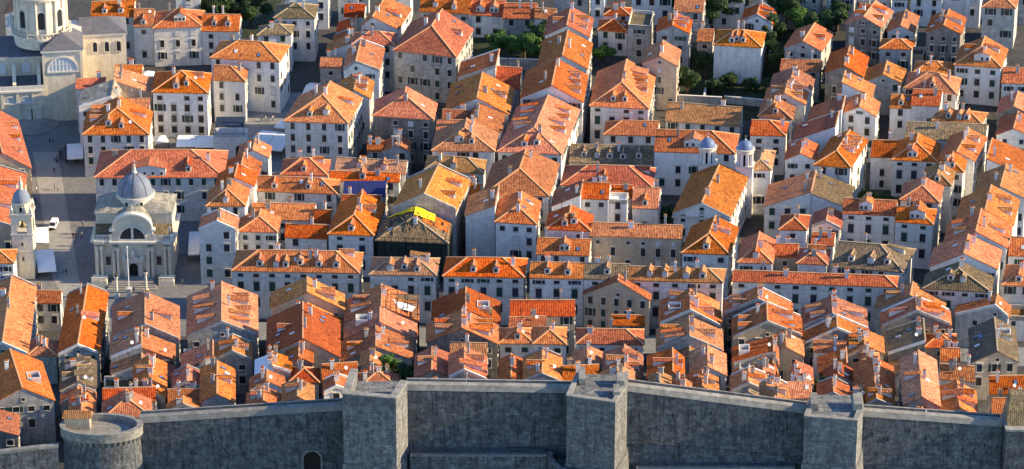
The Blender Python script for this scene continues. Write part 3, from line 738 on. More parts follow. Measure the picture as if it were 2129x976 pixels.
('orange roofed pale stone house, hip with sunlit dormers beside the lane',80.9,61.27,9.45,-1.83,6.29,19.42,13.8,'hd','P','O',{'dR':3,'sk':1}),
('deep red roofed pale stone house, roof at the back of the overgrown courtyard',97.6,76.52,6.28,-0.44,2.0,10.31,10.0,'gw','P','R',{}),
('orange roofed white plastered house, white house with one big dormer by the overgrown courtyard',102.99,71.85,11.74,-1.28,2.23,12.37,11.0,'hd','W','O',{'dF':1,'dw':2.6,'fl':3}),
('old brown roofed pale stone house, long mottled brown roof in the right block',107.63,85.58,21.61,-1.97,2.43,11.24,11.6,'gw','P','K',{'ch':1}),
('faded orange roofed white plastered house, low white house with three small dormers',117.18,102.05,13.07,-2.57,2.51,7.67,10.48,'hip','W','P',{'dF':3}),
('orange roofed pale stone house, white windowed house behind mottled roof',111.66,108.12,7.89,-0.69,2.08,9.78,12.74,'gw','P','O',{'sk':1}),
('orange roofed white plastered house, roof terrace house left of white windowed house',105.85,108.69,5.78,-0.46,1.7,8.33,11.74,'gw','W','O',{'dF':1}),
('orange roofed pale stone house, broad hip below the grey terrace wall',111.02,120.36,13.99,-4.86,2.53,11.73,13.17,'hip','P','O',{'dF':1}),
('orange roofed white plastered house, hip with a stout white chimney',114.67,131.27,10.13,-0.94,1.7,7.82,13.67,'hip','W','O',{'ch':1}),
('orange roofed pale stone house, lane side house at the end of mottled roof',114.99,67.71,9.19,-1.77,5.4,16.71,13.0,'gd','P','O',{'dF':1,'dR':1}),
('deep red roofed white plastered house, white shed gable on the right edge',127.75,66.65,10.84,-1.14,3.37,14.62,9.0,'shr','W','R',{}),
('orange roofed tan stone house, huge sunlit roof cut by the left edge',-147.59,58.69,18.82,1.98,-8.1,35.08,13.0,'gd','T','O',{'r':0.62,'dR':3}),
('orange roofed tan stone house, lower sunlit roof left of the bell tower',-142.62,23.26,14.08,-0.53,-1.26,35.98,12.0,'shr','T','O',{'dR':2}),
('orange roofed pale stone house, small roof at the foot of the bell tower',-138.47,7.11,11.51,0.51,-0.28,8.0,8.8,'hwr','P','O',{}),
('orange roofed pale stone house, glimpsed behind the cathedral drum in the corner',-150.9,178.89,6.16,0.28,-0.35,9.99,14.0,'gd','P','O',{}),
('orange roofed pale stone house, narrow gable right of the domed church',-79.81,13.31,9.25,-0.53,0.15,8.0,15.5,'gd','P','O',{'fl':4,'r':0.5}),
('orange roofed pale stone house, just behind the narrow gable by the church',-79.06,28.76,9.82,0.0,0.23,11.5,15.6,'hd','P','O',{'dF':1}),
('orange roofed pale stone house, jumbled roof behind the domed church block',-77.45,40.15,9.75,0.67,0.2,9.0,16.2,'gd','P','O',{'sk':1}),
('orange roofed white plastered house, white rimmed roof in front of market canopies',-76.83,60.59,8.95,-1.3,0.2,9.0,11.6,'gd','W','O',{}),
('orange roofed white plastered house, small sunlit gable beside the market canopies',-74.06,71.92,8.2,-1.23,0.21,8.0,12.0,'gd','W','O',{}),
('orange roofed pale stone house, longest palace on the main street',-69.86,-7.78,31.52,-1.4,0.45,11.99,13.5,'hip','P','O',{'dF':6,'fl':3,'ch':3,'dR':1,'cols':8}),
('tan roofed pale stone house, second house from the left in main street row',-35.42,-10.18,16.35,-0.5,0.57,9.98,13.5,'hip','P','T',{'dF':3,'fl':3,'ch':1,'dR':1,'cols':4}),
('orange roofed pale stone house, third house from the left in main street row',-17.04,-11.07,19.85,-0.8,0.79,10.97,13.5,'hip','P','O',{'dF':2,'fl':3,'ch':2,'cols':5}),
('orange roofed pale stone house, bright roof with green dormers in main street row',4.43,-12.17,13.39,-0.5,0.77,8.97,13.5,'gw','P','O',{'dF':2,'fl':3,'cols':3}),
('old brown roofed pale stone house, old brown roof centre of main street row',17.94,-12.76,10.78,-0.79,0.89,8.96,13.5,'gw','P','K',{'dF':1,'fl':3,'cols':2}),
('tan roofed pale stone house, tan roof with four dormers in main street row',28.84,-13.51,23.35,-1.59,1.06,7.67,13.5,'hwr','P','T',{'dF':4,'fl':3,'cols':5}),
('orange roofed pale stone house, long low roof with block chimneys on main street',54.9,-11.9,40.34,-3.68,0.96,5.92,12.5,'hwr','P','O',{'dF':0,'fl':3,'ch':4,'cols':9}),
('old brown roofed house, old grey hip at the right end of main street row',101.89,-17.47,16.21,-2.17,1.81,8.82,13.0,'hd','P','K',{'dF':2,'fl':3,'cols':4}),
('orange roofed pale stone house, ridge house directly behind the old grey hip',104.54,-6.85,16.59,-1.4,2.46,11.75,14.0,'gd','P','O',{}),
('faded orange roofed pale stone house, second ridge house behind the old grey hip',109.48,6.49,15.75,-1.41,3.15,14.67,14.0,'gd','P','P',{'dR':1,'dL':2}),
('faded orange roofed pale stone house, third ridge house behind the old grey hip',114.25,21.19,14.48,-1.37,3.65,16.6,14.0,'gd','P','P',{'dR':2,'sk':1}),
('faded orange roofed pale stone house, far ridge house of the right hand lane row',121.47,41.07,13.06,-1.34,3.56,15.6,13.0,'gd','P','P',{'sk':1}),
('orange roofed pale stone house, cut by the right edge near main street',122.06,-13.19,7.52,-0.75,2.64,11.71,12.0,'hip','P','O',{'dF':1}),
('orange roofed white plastered house, white banded house on the right edge',125.91,5.13,6.13,-0.64,2.35,10.23,12.0,'gw','W','O',{}),
('old brown roofed pale stone house, mossy dark roof with three dormers behind main street',80.56,-1.77,17.29,-3.43,4.5,13.69,12.0,'hwr','P','K',{'dF':3,'dR':1,'fl':2}),
('orange roofed pale stone house, steep hip left of the pink terrace block',56.91,-1.4,8.47,-0.61,2.01,13.86,13.0,'hd','P','O',{'dF':1}),
('orange roofed tan stone house, pink fronted block between two hips',66.1,4.14,6.0,-0.2,1.15,7.41,12.0,'gw','T','O',{}),
('orange roofed pale stone house, small hip right of the pink terrace block',71.79,-2.11,7.29,-0.91,1.44,8.88,13.0,'hdd','P','O',{'dR':1}),
('deep red roofed pale stone house, dark red hip with chimneys behind pink block',68.56,17.02,6.87,-0.24,1.41,8.89,14.0,'hip','P','R',{'ch':2}),
('deep red roofed white plastered house, low white gable in front of big white house',77.55,25.27,7.23,-1.07,1.67,9.86,11.0,'gd','W','R',{}),
('deep red roofed pale stone house, shaded roof left of the mossy dark roof',76.77,16.28,5.59,-0.52,1.24,7.4,10.0,'gw','P','R',{}),
('orange roofed white plastered house, left half of the big white corner house',85.89,30.25,13.43,-1.73,1.54,8.36,13.0,'gw','W','O',{'dF':1,'dw':3.4,'fl':3,'ch':1}),
('orange roofed white plastered house, right half of the big white corner house',99.07,24.65,9.33,-1.92,1.84,9.32,13.0,'hwr','W','O',{'dF':1,'dw':4,'fl':3}),
('orange roofed pale stone house, sunlit hip behind the big white corner house',101.59,36.92,9.75,-2.19,2.17,10.78,14.0,'hd','P','O',{}),
('tan roofed pale stone house, flat looking tan roof on the long lane facade',108.55,48.58,7.27,-2.24,2.04,9.79,14.0,'hd','P','T',{'dF':1}),
('orange roofed pale stone house, two dormered hip on the long lane facade',113.53,59.57,6.68,-2.31,1.78,8.31,13.4,'hd','P','O',{'dF':2}),
('orange roofed pale stone house, orange half of the low white gable house',66.6,43.84,12.07,-0.43,2.36,14.81,9.0,'shl','P','O',{'ch':2}),
('old brown roofed white plastered house, moss green half of the low white gable house',78.77,43.62,9.7,-0.88,2.55,14.78,9.0,'shr','W','K',{'ch':1}),
('faded orange roofed tan stone house, tan palace with arched niches',20.14,17.85,23.16,-2.1,0.81,7.46,12.0,'gw','T','P',{'ch':2,'arch':6,'fl':2,'cols':6}),
('orange roofed pale stone house, bright hip in front of the twin towered church',43.25,6.81,11.71,-1.03,3.38,16.86,12.0,'hd','P','O',{'dF':1,'dR':1}),
('orange roofed pale stone house, hip with two blue skylights',8.88,19.76,11.17,-1.48,0.88,9.96,13.0,'hd','P','O',{'dF':2,'sk':2}),
('deep red roofed pale stone house, deep red jumble left of the tan arched palace',6.31,8.27,13.22,-1.03,0.82,9.46,11.0,'gw','P','R',{'dF':1,'dw':2.6,'ch':2}),
('faded orange roofed pale stone house, shaded slope behind the blue skylight hip',10.49,34.52,7.31,0.25,0.87,9.96,13.0,'shl','P','P',{}),
('orange roofed white plastered house, bright roof on top of the white terrace house',17.97,37.69,7.17,-0.55,0.91,9.46,14.0,'gw','W','O',{}),
('flat roofed white plastered house, white cube terrace in the middle block',25.28,38.75,4.84,-0.66,0.52,4.97,13.0,'flat','W','W',{}),
('orange roofed white plastered house, plain bright red slope with one dormer',31.6,40.82,6.65,-0.55,1.4,12.42,10.0,'gw','W','O',{'dF':1}),
('orange roofed white plastered house, lit roof behind the white cube terrace',25.64,45.5,5.82,-0.44,0.78,7.46,11.0,'gw','W','O',{}),
('deep red roofed pale stone house, wide shaded red roof behind the white terrace house',13.22,54.49,23.84,-1.58,1.31,12.93,10.8,'hip','P','R',{'dF':1,'dR':1}),
('faded orange roofed pale stone house, blank grey walled hip with white skylights',-4.21,22.1,10.38,-1.7,1.17,14.95,14.0,'hd','P','P',{'sk':3,'fl':1}),
('faded orange roofed pale stone house, blank walled wing right of the ruin',-12.01,26.19,7.61,-0.21,0.96,13.47,13.9,'shl','P','P',{'sk':1,'fl':0}),
('faded orange roofed pale stone house, big flat toned hip behind the skylight hip',-7.69,39.5,17.25,-0.11,2.85,22.04,14.0,'hd','P','P',{'fl':2}),
('tan roofed pale stone house, brown hip behind the half rebuilt house',-23.2,62.38,15.43,-2.94,0.59,8.98,12.0,'hip','P','T',{'dF':1}),
('orange roofed pale stone house, sliver of roof right of the half rebuilt house',-11.45,45.43,2.7,-0.52,0.59,8.48,11.0,'gw','P','O',{}),
('dark blue roofed grey stone house, shed under a dark blue roof sheet',-44.46,46.33,10.86,0.23,0.39,7.99,11.0,'gw','G','B',{'pitch':31,'ch':0,'sk':0}),
('orange roofed pale stone house, narrow bright strip behind the blue roof sheet',-48.6,56.92,18.47,-1.36,0.27,5.49,11.2,'gw','P','O',{'dF':1}),
('tan roofed pale stone house, plain tan slope behind the blue roof sheet',-47.41,64.15,18.85,-2.64,0.42,8.49,11.0,'gw','P','T',{'dF':2}),
('orange roofed pale stone house, knobbly hip in front of the square palace',-61.6,58.59,12.1,-0.57,0.37,9.99,12.2,'hip','P','O',{'dR':1,'dF':1}),
('orange roofed pale stone house, long low front with two box dormers and blue skylights',-70.04,49.93,23.59,-2.46,0.31,8.99,11.2,'hwr','P','O',{'dF':2,'sk':3,'ch':1,'fl':2}),
('orange roofed pale stone house, broad slope behind the longest main street palace',-67.89,33.3,16.07,-0.76,0.32,9.49,10.0,'gw','P','O',{'sk':1}),
('orange roofed pale stone house, front hip above the longest main street palace',-70.3,20.14,9.87,-0.63,0.27,9.0,12.2,'hd','P','O',{}),
('orange roofed pale stone house, low roof just behind the longest palace ridge',-58.51,21.43,10.74,-0.95,0.29,7.49,10.0,'gw','P','O',{'ch':1}),
('deep red roofed pale stone house, tiny red roof left of the lane hip',-51.65,31.39,4.31,-0.71,0.31,7.49,10.0,'gw','P','R',{'ch':1}),
('orange roofed pale stone house, hip with a box dormer left of the ruin lane',-47.15,18.91,11.49,-1.05,2.36,20.42,12.0,'hd','P','O',{'dF':1,'dR':1,'fl':3}),
('deep red roofed pale stone house, rear roof under the blue sheet',-44.64,40.42,10.05,-0.44,0.29,5.99,11.0,'gw','P','R',{'dF':1}),
('faded orange roofed grey stone house, half rebuilt house behind the yellow tarpaulin',-30.88,27.99,16.3,-0.71,3.38,20.2,15.0,'gd','G','P',{'dR':2,'fl':0}),
('orange roofed grey stone house, left wing of the courtyard palace',-126.9,-54.09,11.41,-0.58,-2.8,39.3,12.36,'gd','G','O',{'fl':1}),
('orange roofed grey stone house, right wing of the courtyard palace',-107.68,-57.27,9.35,1.03,-1.51,35.02,13.38,'gd','G','O',{'fl':1,'sk':2}),
('orange roofed grey stone house, front pavilion closing the palace courtyard',-115.48,-53.73,6.8,-0.02,-0.89,7.45,11.64,'hd','G','O',{'fl':0}),
('deep red roofed pale stone house, rear wing closing the palace courtyard',-119.05,-15.13,6.7,-0.2,-0.23,6.5,8.0,'gw','P','R',{'fl':1}),
('orange roofed grey stone house, large gable inside the lower left wall corner',-117.73,-96.47,13.64,1.87,-5.39,20.41,19.69,'gd','G','O',{'sk':2,'fl':2}),
('deep red roofed dark stone house, dark walled house cut by the lower left corner',-125.39,-108.77,14.84,0.0,-1.28,10.42,17.85,'shr','D','R',{}),
('old brown roofed grey stone house, mossy stepped roof behind the round tower',-104.02,-82.74,7.85,1.28,-1.56,14.42,16.53,'gd','G','K',{'dR':3,'dL':2}),
('orange roofed grey stone house, slim roof squeezed behind the round tower',-99.81,-100.79,5.51,-0.1,-1.41,13.43,17.95,'gd','G','O',{}),
('orange roofed grey stone house, large roof below the domed church steps',-95.19,-51.94,15.77,-0.45,-1.83,19.41,15.13,'gd','G','O',{'sk':2,'ch':2}),
('orange roofed grey stone house, grey sided slope left of the roof terrace',-94.51,-63.46,7.4,0.2,-1.02,10.45,15.48,'shl','G','O',{'ch':2,'sk':2}),
('orange roofed dark stone house, sunlit slope beside the roof terrace junk',-87.24,-61.76,7.54,-0.25,-0.76,8.47,14.47,'shr','D','O',{}),
('faded orange roofed dark stone house, gable above the green kitchen garden',-87.23,-81.66,7.34,-0.24,-1.12,12.45,17.08,'gd','D','P',{}),
('flat roofed white plastered house, white railed roof garden',-94.83,-76.58,7.19,-0.17,-0.78,7.96,13.16,'flat','W','K',{}),
('deep red roofed grey stone house, red slope between roof garden and round tower',-93.14,-92.07,11.75,0.77,-0.61,6.47,18.23,'gw','G','R',{}),
('deep red roofed dark stone house, small hip right behind the round tower',-92.28,-101.49,10.6,1.51,-0.79,8.46,18.41,'hd','D','R',{'sk':1}),
('faded orange roofed grey stone house, big barn like roof with shed dormers',-77.75,-48.29,16.64,0.74,-1.76,23.94,13.8,'gd','G','P',{'dR':4,'dL':3,'fl':1}),
('faded orange roofed grey stone house, cluttered roof below the barn like roof',-69.98,-63.67,8.51,0.0,-0.66,9.48,15.05,'gd','G','P',{'dF':1,'ch':2}),
('orange roofed dark stone house, slope beside the hanging laundry sheet',-77.05,-70.48,7.11,1.44,-0.66,8.47,15.78,'shl','D','O',{'ch':1}),
('orange roofed tan stone house, small gable left of the twin skylight roof',-78.17,-81.95,6.59,0.49,-0.68,8.47,16.38,'gd','T','O',{}),
('faded orange roofed grey stone house, twin skylight roof with grey stone gable',-70.97,-91.58,7.58,-0.39,-1.24,17.46,17.99,'gd','G','P',{'sk':3,'ch':2}),
('deep red roofed white plastered house, red strip above a white gable near wall',-78.74,-88.56,7.27,0.39,-0.52,6.48,16.28,'gw','W','R',{}),
('orange roofed white plastered house, tiny white gable close behind the town wall',-78.31,-94.84,7.23,0.76,-0.36,4.49,16.63,'gd','W','O',{'fl':1}),
('faded orange roofed tan stone house, far roof of the second wall block, by main street',-58.65,-29.91,17.57,-1.09,-0.46,8.99,13.33,'gd','T','P',{'dR':2}),
('deep red roofed tan stone house, long deep red roof with many skylights',-57.52,-64.85,17.01,-1.22,-1.03,20.47,17.03,'gd','T','R',{'sk':6,'ch':2,'dL':1}),
('orange roofed dark stone house, lit ridge below the deep red skylight roof',-52.7,-71.24,6.14,-0.44,-0.31,5.99,18.17,'gd','D','O',{'sk':1}),
('white roofed grey stone house, white sheeted slope beside a stub of orange roof',-59.29,-77.93,3.85,0.2,-0.57,9.48,17.39,'shl','G','W',{}),
('orange roofed grey stone house, orange stub right of the white sheeted slope',-55.34,-77.57,4.02,0.2,-0.44,7.99,18.45,'shr','G','O',{}),
('orange roofed white plastered house, small roof below the white sheeted slope',-60.17,-84.02,7.78,0.39,-0.35,5.99,17.38,'gd','W','O',{}),
('deep red roofed white plastered house, white gable pressed against the town wall',-59.86,-98.49,7.55,-0.19,-0.44,7.49,19.64,'gd','W','R',{'fl':1}),
('tan roofed grey stone house, tan gable with one blue window near the wall',-51.93,-97.23,6.94,-0.5,-0.47,9.49,20.31,'gd','G','T',{'fl':1,'ch':1}),
('deep red roofed grey stone house, small red hip above the tan gable',-51.23,-79.91,6.47,-0.47,-0.34,6.99,17.51,'hip','G','R',{}),
('orange roofed dark stone house, bent strip roof left of the square bastion',-43.81,-79.96,7.94,1.3,-0.3,7.49,18.01,'gw','D','O',{}),
('orange roofed white plastered house, white gable beside the square bastion parapet',-42.82,-91.46,5.42,0.89,-0.26,6.49,20.06,'gd','W','O',{'fl':1}),
('deep red roofed grey stone house, red pyramid roof inside the square bastion',-35.43,-84.35,8.96,1.37,-0.24,8.0,17.52,'hip','G','R',{}),
('faded orange roofed dark stone house, scaffolded house with pale new tiles',-40.36,-37.5,17.49,1.07,-0.4,12.99,12.94,'gd','D','P',{'dL':2,'ch':2}),
('faded orange roofed grey stone house, pale stepped roof under dust sheets',-39.89,-50.91,16.95,-0.21,-0.26,8.5,14.83,'gd','G','P',{'ch':1}),
('faded orange roofed grey stone house, pale roof above the bright bush',-40.28,-64.4,16.61,2.04,-0.36,11.49,14.77,'gd','G','P',{'sk':2,'dR':1}),
('faded orange roofed tan stone house, tiny tan hut beside the bright bush',-35.21,-70.47,4.33,-0.2,-0.21,6.5,17.08,'gd','T','P',{}),
('deep red roofed tan stone house, with a wooden roof balcony, near main street',-19.24,-38.01,16.16,-0.21,-0.1,13.0,12.78,'gd','T','R',{'ch':2,'sk':1}),
('orange roofed dark stone house, ragged roof below the wooden roof balcony',-20.11,-58.14,16.67,-1.03,-0.09,10.5,17.23,'gd','D','O',{'dL':2,'dR':2}),
('faded orange roofed white plastered house, sunlit cross roof below the ragged roof',-14.4,-66.77,8.52,-0.81,-0.04,6.5,18.1,'gw','W','P',{}),
('orange roofed tan stone house, roof left of the dark conifer',-22.18,-84.87,7.64,0.79,-0.2,12.5,20.62,'gd','T','O',{'ch':1}),
('orange roofed tan stone house, sunlit ridge right of the dark conifer',-14.32,-88.74,8.34,-0.78,-0.08,12.5,22.39,'gd','T','O',{'ch':1,'dR':1,'r':0.42}),
('deep red roofed tan stone house, deep red slope left of the big stone gable',-0.39,-34.7,15.54,0.0,0.11,8.0,13.43,'gw','T','R',{'sk':1,'ch':1}),
('deep red roofed grey stone house, step below the deep red slope',-0.61,-40.47,8.74,0.64,0.05,5.0,13.13,'gw','G','R',{'ch':1}),
('orange roofed white plastered house, left one of the paired white hips',-2.89,-54.81,7.93,-0.1,0.05,8.0,15.48,'hdd','W','O',{'fl':2,'dF':1}),
('orange roofed white plastered house, right one of the paired white hips',5.17,-55.52,7.52,-0.42,0.14,9.0,15.72,'hdd','W','O',{'fl':2}),
('orange roofed tan stone house, steep roof under the left white hip',-2.85,-92.59,5.39,-0.19,0.06,12.5,23.02,'gd','T','O',{'ch':1}),
('orange roofed white plastered house, wide gable under the right white hip',2.7,-95.05,8.39,-0.29,0.17,13.5,24.35,'gd','W','O',{'ch':2}),
('orange roofed tan stone house, big weathered stone gable in front of main street',17.88,-14.92,16.09,-3.66,0.38,3.7,10.2,'gd','T','O',{'fl':2,'r':0.52}),
('deep red roofed grey stone house, red strip at the foot of the big stone gable',24.1,-37.69,7.99,-0.32,0.15,5.0,12.34,'gw','G','R',{'ch':1}),
('orange roofed white plastered house, neat white house with a wide clean hip',15.51,-55.64,15.56,-0.62,0.21,8.0,15.82,'hip','W','O',{'fl':2,'sk':1}),
('orange roofed grey stone house, clutter of chimneys below the wide clean hip',14.26,-75.02,6.59,0.4,0.15,6.5,19.33,'gd','G','O',{'ch':1}),
('orange roofed grey stone house, bright slope left of the middle bastion stair',11.66,-93.57,7.95,0.8,0.19,8.5,23.67,'gw','G','O',{}),
('faded orange roofed grey stone house, sunlit stepped slope beside a dark lane',21.1,-85.07,8.68,-0.98,0.38,13.49,20.72,'gd','G','P',{'dR':2,'ch':1,'r':0.55}),
('tan roofed grey stone house, tan shed behind the middle bastion',20.24,-93.61,7.39,0.71,0.18,6.5,22.97,'gd','G','T',{}),
('faded orange roofed grey stone house, sunlit end house facing main street, by crossing lanes',37.0,-16.88,13.82,-3.1,0.53,4.31,8.2,'gd','G','P',{'dL':1,'ch':1}),
('orange roofed dark stone house, two toned roof behind the sunlit end house',35.74,-40.53,14.6,-1.6,0.35,8.99,13.74,'gd','D','O',{'dL':1,'dR':1}),
('faded orange roofed grey stone house, broad ridge above a white roof box',34.11,-65.48,15.19,-0.51,0.44,11.49,18.56,'gd','G','P',{'dL':2,'dR':1,'ch':2}),
('deep red roofed dark stone house, red slope left of the white roof box',31.06,-90.95,8.0,-0.39,0.42,12.49,23.17,'gd','D','R',{'dR':1,'ch':1,'r':0.7}),
('faded orange roofed white plastered house, white walled ridge right of the white roof box',41.1,-83.11,7.97,-1.3,0.46,11.49,21.04,'gd','W','P',{'ch':2}),
('faded orange roofed tan stone house, sunlit gable touching the wall walk',39.93,-93.89,6.75,-1.1,0.33,8.49,21.49,'gd','T','P',{'dR':1}),
('tan roofed grey stone house, small tan gable right of the middle bastion',31.19,-97.96,4.54,-0.71,0.21,6.5,24.48,'gd','G','T',{}),
('orange roofed dark stone house, small orange gable along the wall walk',35.77,-98.71,4.54,-0.72,0.2,5.5,23.8,'gd','D','O',{}),
('faded orange roofed house, far roof of the block right of a straight dark lane',51.46,-37.31,16.28,-1.51,0.39,8.05,14.93,'gd','D','P',{'sk':1,'dL':1,'ch':2}),
('orange roofed tan stone house, many dormered roof right of a straight dark lane',52.77,-51.38,16.41,1.19,0.55,10.99,15.12,'gd','T','O',{'dL':2,'dR':2,'ch':1}),
('faded orange roofed tan stone house, stone gable with jagged rim in the right block',60.94,-60.18,7.79,-1.37,0.44,8.49,15.18,'gd','T','P',{'fl':2}),
('orange roofed grey stone house, orange slope left of the jagged stone gable',51.61,-72.69,10.44,0.78,0.45,9.49,18.09,'gd','G','O',{'ch':2,'r':0.9}),
('orange roofed grey stone house, chimney cluttered roof under jagged stone gable',55.52,-79.87,5.08,-0.87,0.26,5.49,18.75,'gd','G','O',{}),
('orange roofed tan stone house, steep orange roof above the ivy patch',64.47,-86.62,4.4,-0.78,0.61,11.48,19.11,'gd','T','O',{'sk':1,'r':0.2}),
('faded orange roofed grey stone house, sunlit roof left of the third bastion',49.95,-92.48,7.98,0.61,0.39,8.49,20.69,'gd','G','P',{'dR':1}),
('faded orange roofed grey stone house, sharp ridged roof left of third bastion',55.84,-105.49,6.09,-1.05,0.56,11.49,23.64,'gd','G','P',{'dR':1}),
('faded orange roofed grey stone house, pale slope just behind the third bastion',61.93,-95.36,5.9,0.41,0.39,7.49,20.76,'gw','G','P',{}),
('faded orange roofed grey stone house, pink toned roof with a stone ridge wall',70.19,-42.42,15.33,-0.85,0.67,11.14,13.83,'gd','G','P',{'dL':2,'sk':3,'r':0.46}),
('faded orange roofed grey stone house, brownish roof below the pink toned roof',70.01,-51.29,15.34,0.96,0.42,6.99,13.59,'gd','G','P',{}),
('faded orange roofed white plastered house, small white slope in the pink roof block',71.64,-57.07,7.65,-0.52,0.32,5.49,14.36,'gw','W','P',{}),
('faded orange roofed tan stone house, yellow sunlit stub in the pink roof block',79.24,-59.9,8.71,0.51,0.57,8.98,14.84,'gd','T','P',{'dL':1,'r':0.48}),
('faded orange roofed dark stone house, dusty slope above the crimson roof',71.63,-73.29,6.31,0.4,0.49,8.49,16.31,'shl','D','P',{}),
('deep red roofed grey stone house, crimson roof in the pink roof block',72.38,-80.03,6.24,0.4,0.38,6.49,17.4,'gd','G','R',{}),
('faded orange roofed grey stone house, steep ridge with one skylight by the stair lane',78.68,-88.63,8.61,-1.61,0.92,14.47,19.2,'gd','G','P',{'sk':1,'r':0.5}),
('orange roofed dark stone house, little hip above the stair lane ridge',82.08,-64.83,4.24,0.25,0.32,4.99,14.97,'hip','D','O',{}),
('orange roofed grey stone house, bright gable right behind the third bastion',69.71,-93.96,6.81,-1.24,0.49,8.49,19.52,'gd','G','O',{'ch':1}),
('orange roofed grey stone house, orange stub behind the third bastion beacon',76.93,-93.07,3.95,-0.19,0.24,3.99,18.95,'gw','G','O',{}),
('faded orange roofed tan stone house, sunlit gable at the foot of the stair lane',80.4,-98.84,5.84,-1.1,0.6,9.48,20.36,'gd','T','P',{'dR':1,'r':0.35}),
('faded orange roofed grey stone house, weathered far roof of the stepped dormer block',89.73,-22.72,16.55,-1.1,1.5,7.86,9.7,'gd','G','P',{'dL':1}),
('orange roofed dark stone house, stepped dormer roof facing the afternoon sun',89.3,-42.07,16.54,0.83,0.58,7.98,13.82,'gd','D','O',{'dR':3}),
('old brown roofed dark stone house, grey tiled slope in the stepped dormer block',89.5,-55.73,8.59,0.0,0.91,12.97,12.9,'shl','D','K',{'sk':2}),
('orange roofed tan stone house, clean bright hip in the stepped dormer block',98.83,-49.91,7.45,0.0,0.53,6.98,12.12,'hip','T','O',{}),
('faded orange roofed tan stone house, very long steep ridge above the wall walk',88.16,-103.09,7.8,-0.95,1.68,24.44,22.73,'gd','T','P',{'sk':2,'ch':2,'r':0.5}),
('orange roofed white plastered house, plain orange slope with one skylight',99.57,-75.44,7.69,-1.54,0.57,7.48,16.03,'gw','W','O',{'sk':1}),
('faded orange roofed white plastered house, small pale roof above the plain orange slope',101.56,-60.05,4.33,-0.51,0.49,6.48,13.34,'gw','W','P',{}),
('orange roofed grey stone house, crooked orange roof next to the wall walk',96.22,-99.58,8.73,-1.73,1.0,13.46,18.74,'gd','G','O',{'dR':1,'sk':1,'r':0.55}),
('faded orange roofed grey stone house, weathered far roof of the last block on the right',109.22,-24.58,12.72,-1.11,1.42,6.67,8.8,'gd','G','P',{'ch':1,'r':0.75}),
('old brown roofed tan stone house, grey mossy roof with a tan gable front',108.35,-64.06,10.79,0.41,1.6,18.93,14.66,'gd','T','K',{'sk':4,'r':0.55,'fl':2}),
('deep red roofed tan stone house, red roof at lower right edge',109.76,-85.93,9.01,0.33,0.72,8.47,17.21,'gw','T','R',{'sk':1}),
('deep red roofed dark stone house, lowest red roof in the right corner',108.34,-101.73,8.02,0.0,0.79,9.47,18.9,'gw','D','R',{}),
('flat roofed white plastered house, white roof terrace with tan shade cloth',120.6,-20.76,7.03,-0.69,1.53,6.83,6.8,'flat','W','T',{}),
('twin turreted white church with a plain gable roof and round pediment window',42.16,32.6,14.44,-2.38,6.06,26.35,12.0,'gd','W','P',{'sp':'church','name':'church','cat':'church','grp':''}),
('half collapsed house behind dark green scaffold netting, under the yellow tarpaulin',-34.7,16.09,18.24,-1.88,0.7,11.98,11.4,'hd','N','K',{'sp':'ruin','name':'ruined_house','cat':'ruined house','grp':''}),
('tiny grey stone chapel with a bell gable in front of a dark weathered house',-35.47,84.83,7.13,0.0,0.43,7.99,8.0,'gd','G','P',{'sp':'chapel','name':'chapel','cat':'chapel','grp':''}),
('orange roofed house, tall white facade on the top edge behind the grey slate roofs',-68.96,203.17,12.97,0.59,0.33,10.49,13.0,'gw','W','O',{'fl':2}),
('orange roofed pale stone house, pale shaded facade on the top edge above the lane block',-53.31,210.62,8.95,0.72,0.35,8.49,9.0,'gw','P','O',{}),
('deep red roofed pale stone house, roof on the top edge left of the dormered row',-40.17,205.7,9.15,0.59,0.49,9.49,10.43,'gw','P','R',{}),
('orange roofed white plastered house, white facade on the top edge behind the flat tower house',36.03,190.69,11.96,-0.29,1.15,9.43,15.13,'gw','W','O',{}),
('orange roofed pale stone house, pale facade on the top edge behind the biggest dark trees',57.73,185.93,11.62,-0.87,1.39,9.4,17.85,'gw','P','O',{}),
('orange roofed white plastered house, slim white facade on top edge beside the dark lane',23.81,190.47,3.91,0.0,0.96,9.45,15.31,'gw','W','O',{}),
('old brown roofed house, grey shaded facade on top edge beyond the sunlit ridge row',12.9,196.66,10.05,-1.46,0.87,9.46,13.11,'gw','G','K',{}),
('orange roofed pale stone house, facade on the top edge right of the biggest garden tree',74.37,188.83,6.08,-0.25,1.55,9.37,16.77,'gw','P','O',{}),
('orange roofed white plastered house, wall on the top edge directly behind the tall dark gable',102.6,188.97,10.58,-1.46,1.89,9.31,18.43,'gw','W','O',{}),
('orange roofed white plastered house, shaded wall on top edge between the two tall stone houses',128.79,183.81,6.71,-0.71,2.14,9.26,19.35,'gw','W','O',{}),
('orange roofed grey stone house, last stone house in the upper right corner',150.5,182.53,4.79,-0.5,2.14,9.26,18.23,'gw','G','O',{}),
('orange roofed pale stone house, upper facade on the top edge left of the green trees',-102.21,202.74,7.35,0.74,-0.17,9.5,12.0,'gw','P','O',{}),
('orange roofed annex stepping down in front of: mossy stepped roof behind the round tower',-103.29,-87.93,7.54,1.22,-0.54,4.97,15.39,'gd','G','O',{'fl':0,'ch':0,'name':'annex','cat':'annex','grp':'annexes between the houses near the wall'}),
('tan roofed annex stepping down in front of: slim roof squeezed behind the round tower',-98.88,-108.5,5.29,-0.09,-0.78,7.46,16.35,'gd','G','T',{'fl':0,'ch':0,'name':'annex','cat':'annex','grp':'annexes between the houses near the wall'}),
('tan roofed annex stepping down in front of: grey sided slope left of the roof terrace',-93.85,-68.68,7.1,0.2,-0.49,4.98,14.19,'shl','P','T',{'fl':0,'ch':0,'name':'annex','cat':'annex','grp':'annexes between the houses near the wall'}),
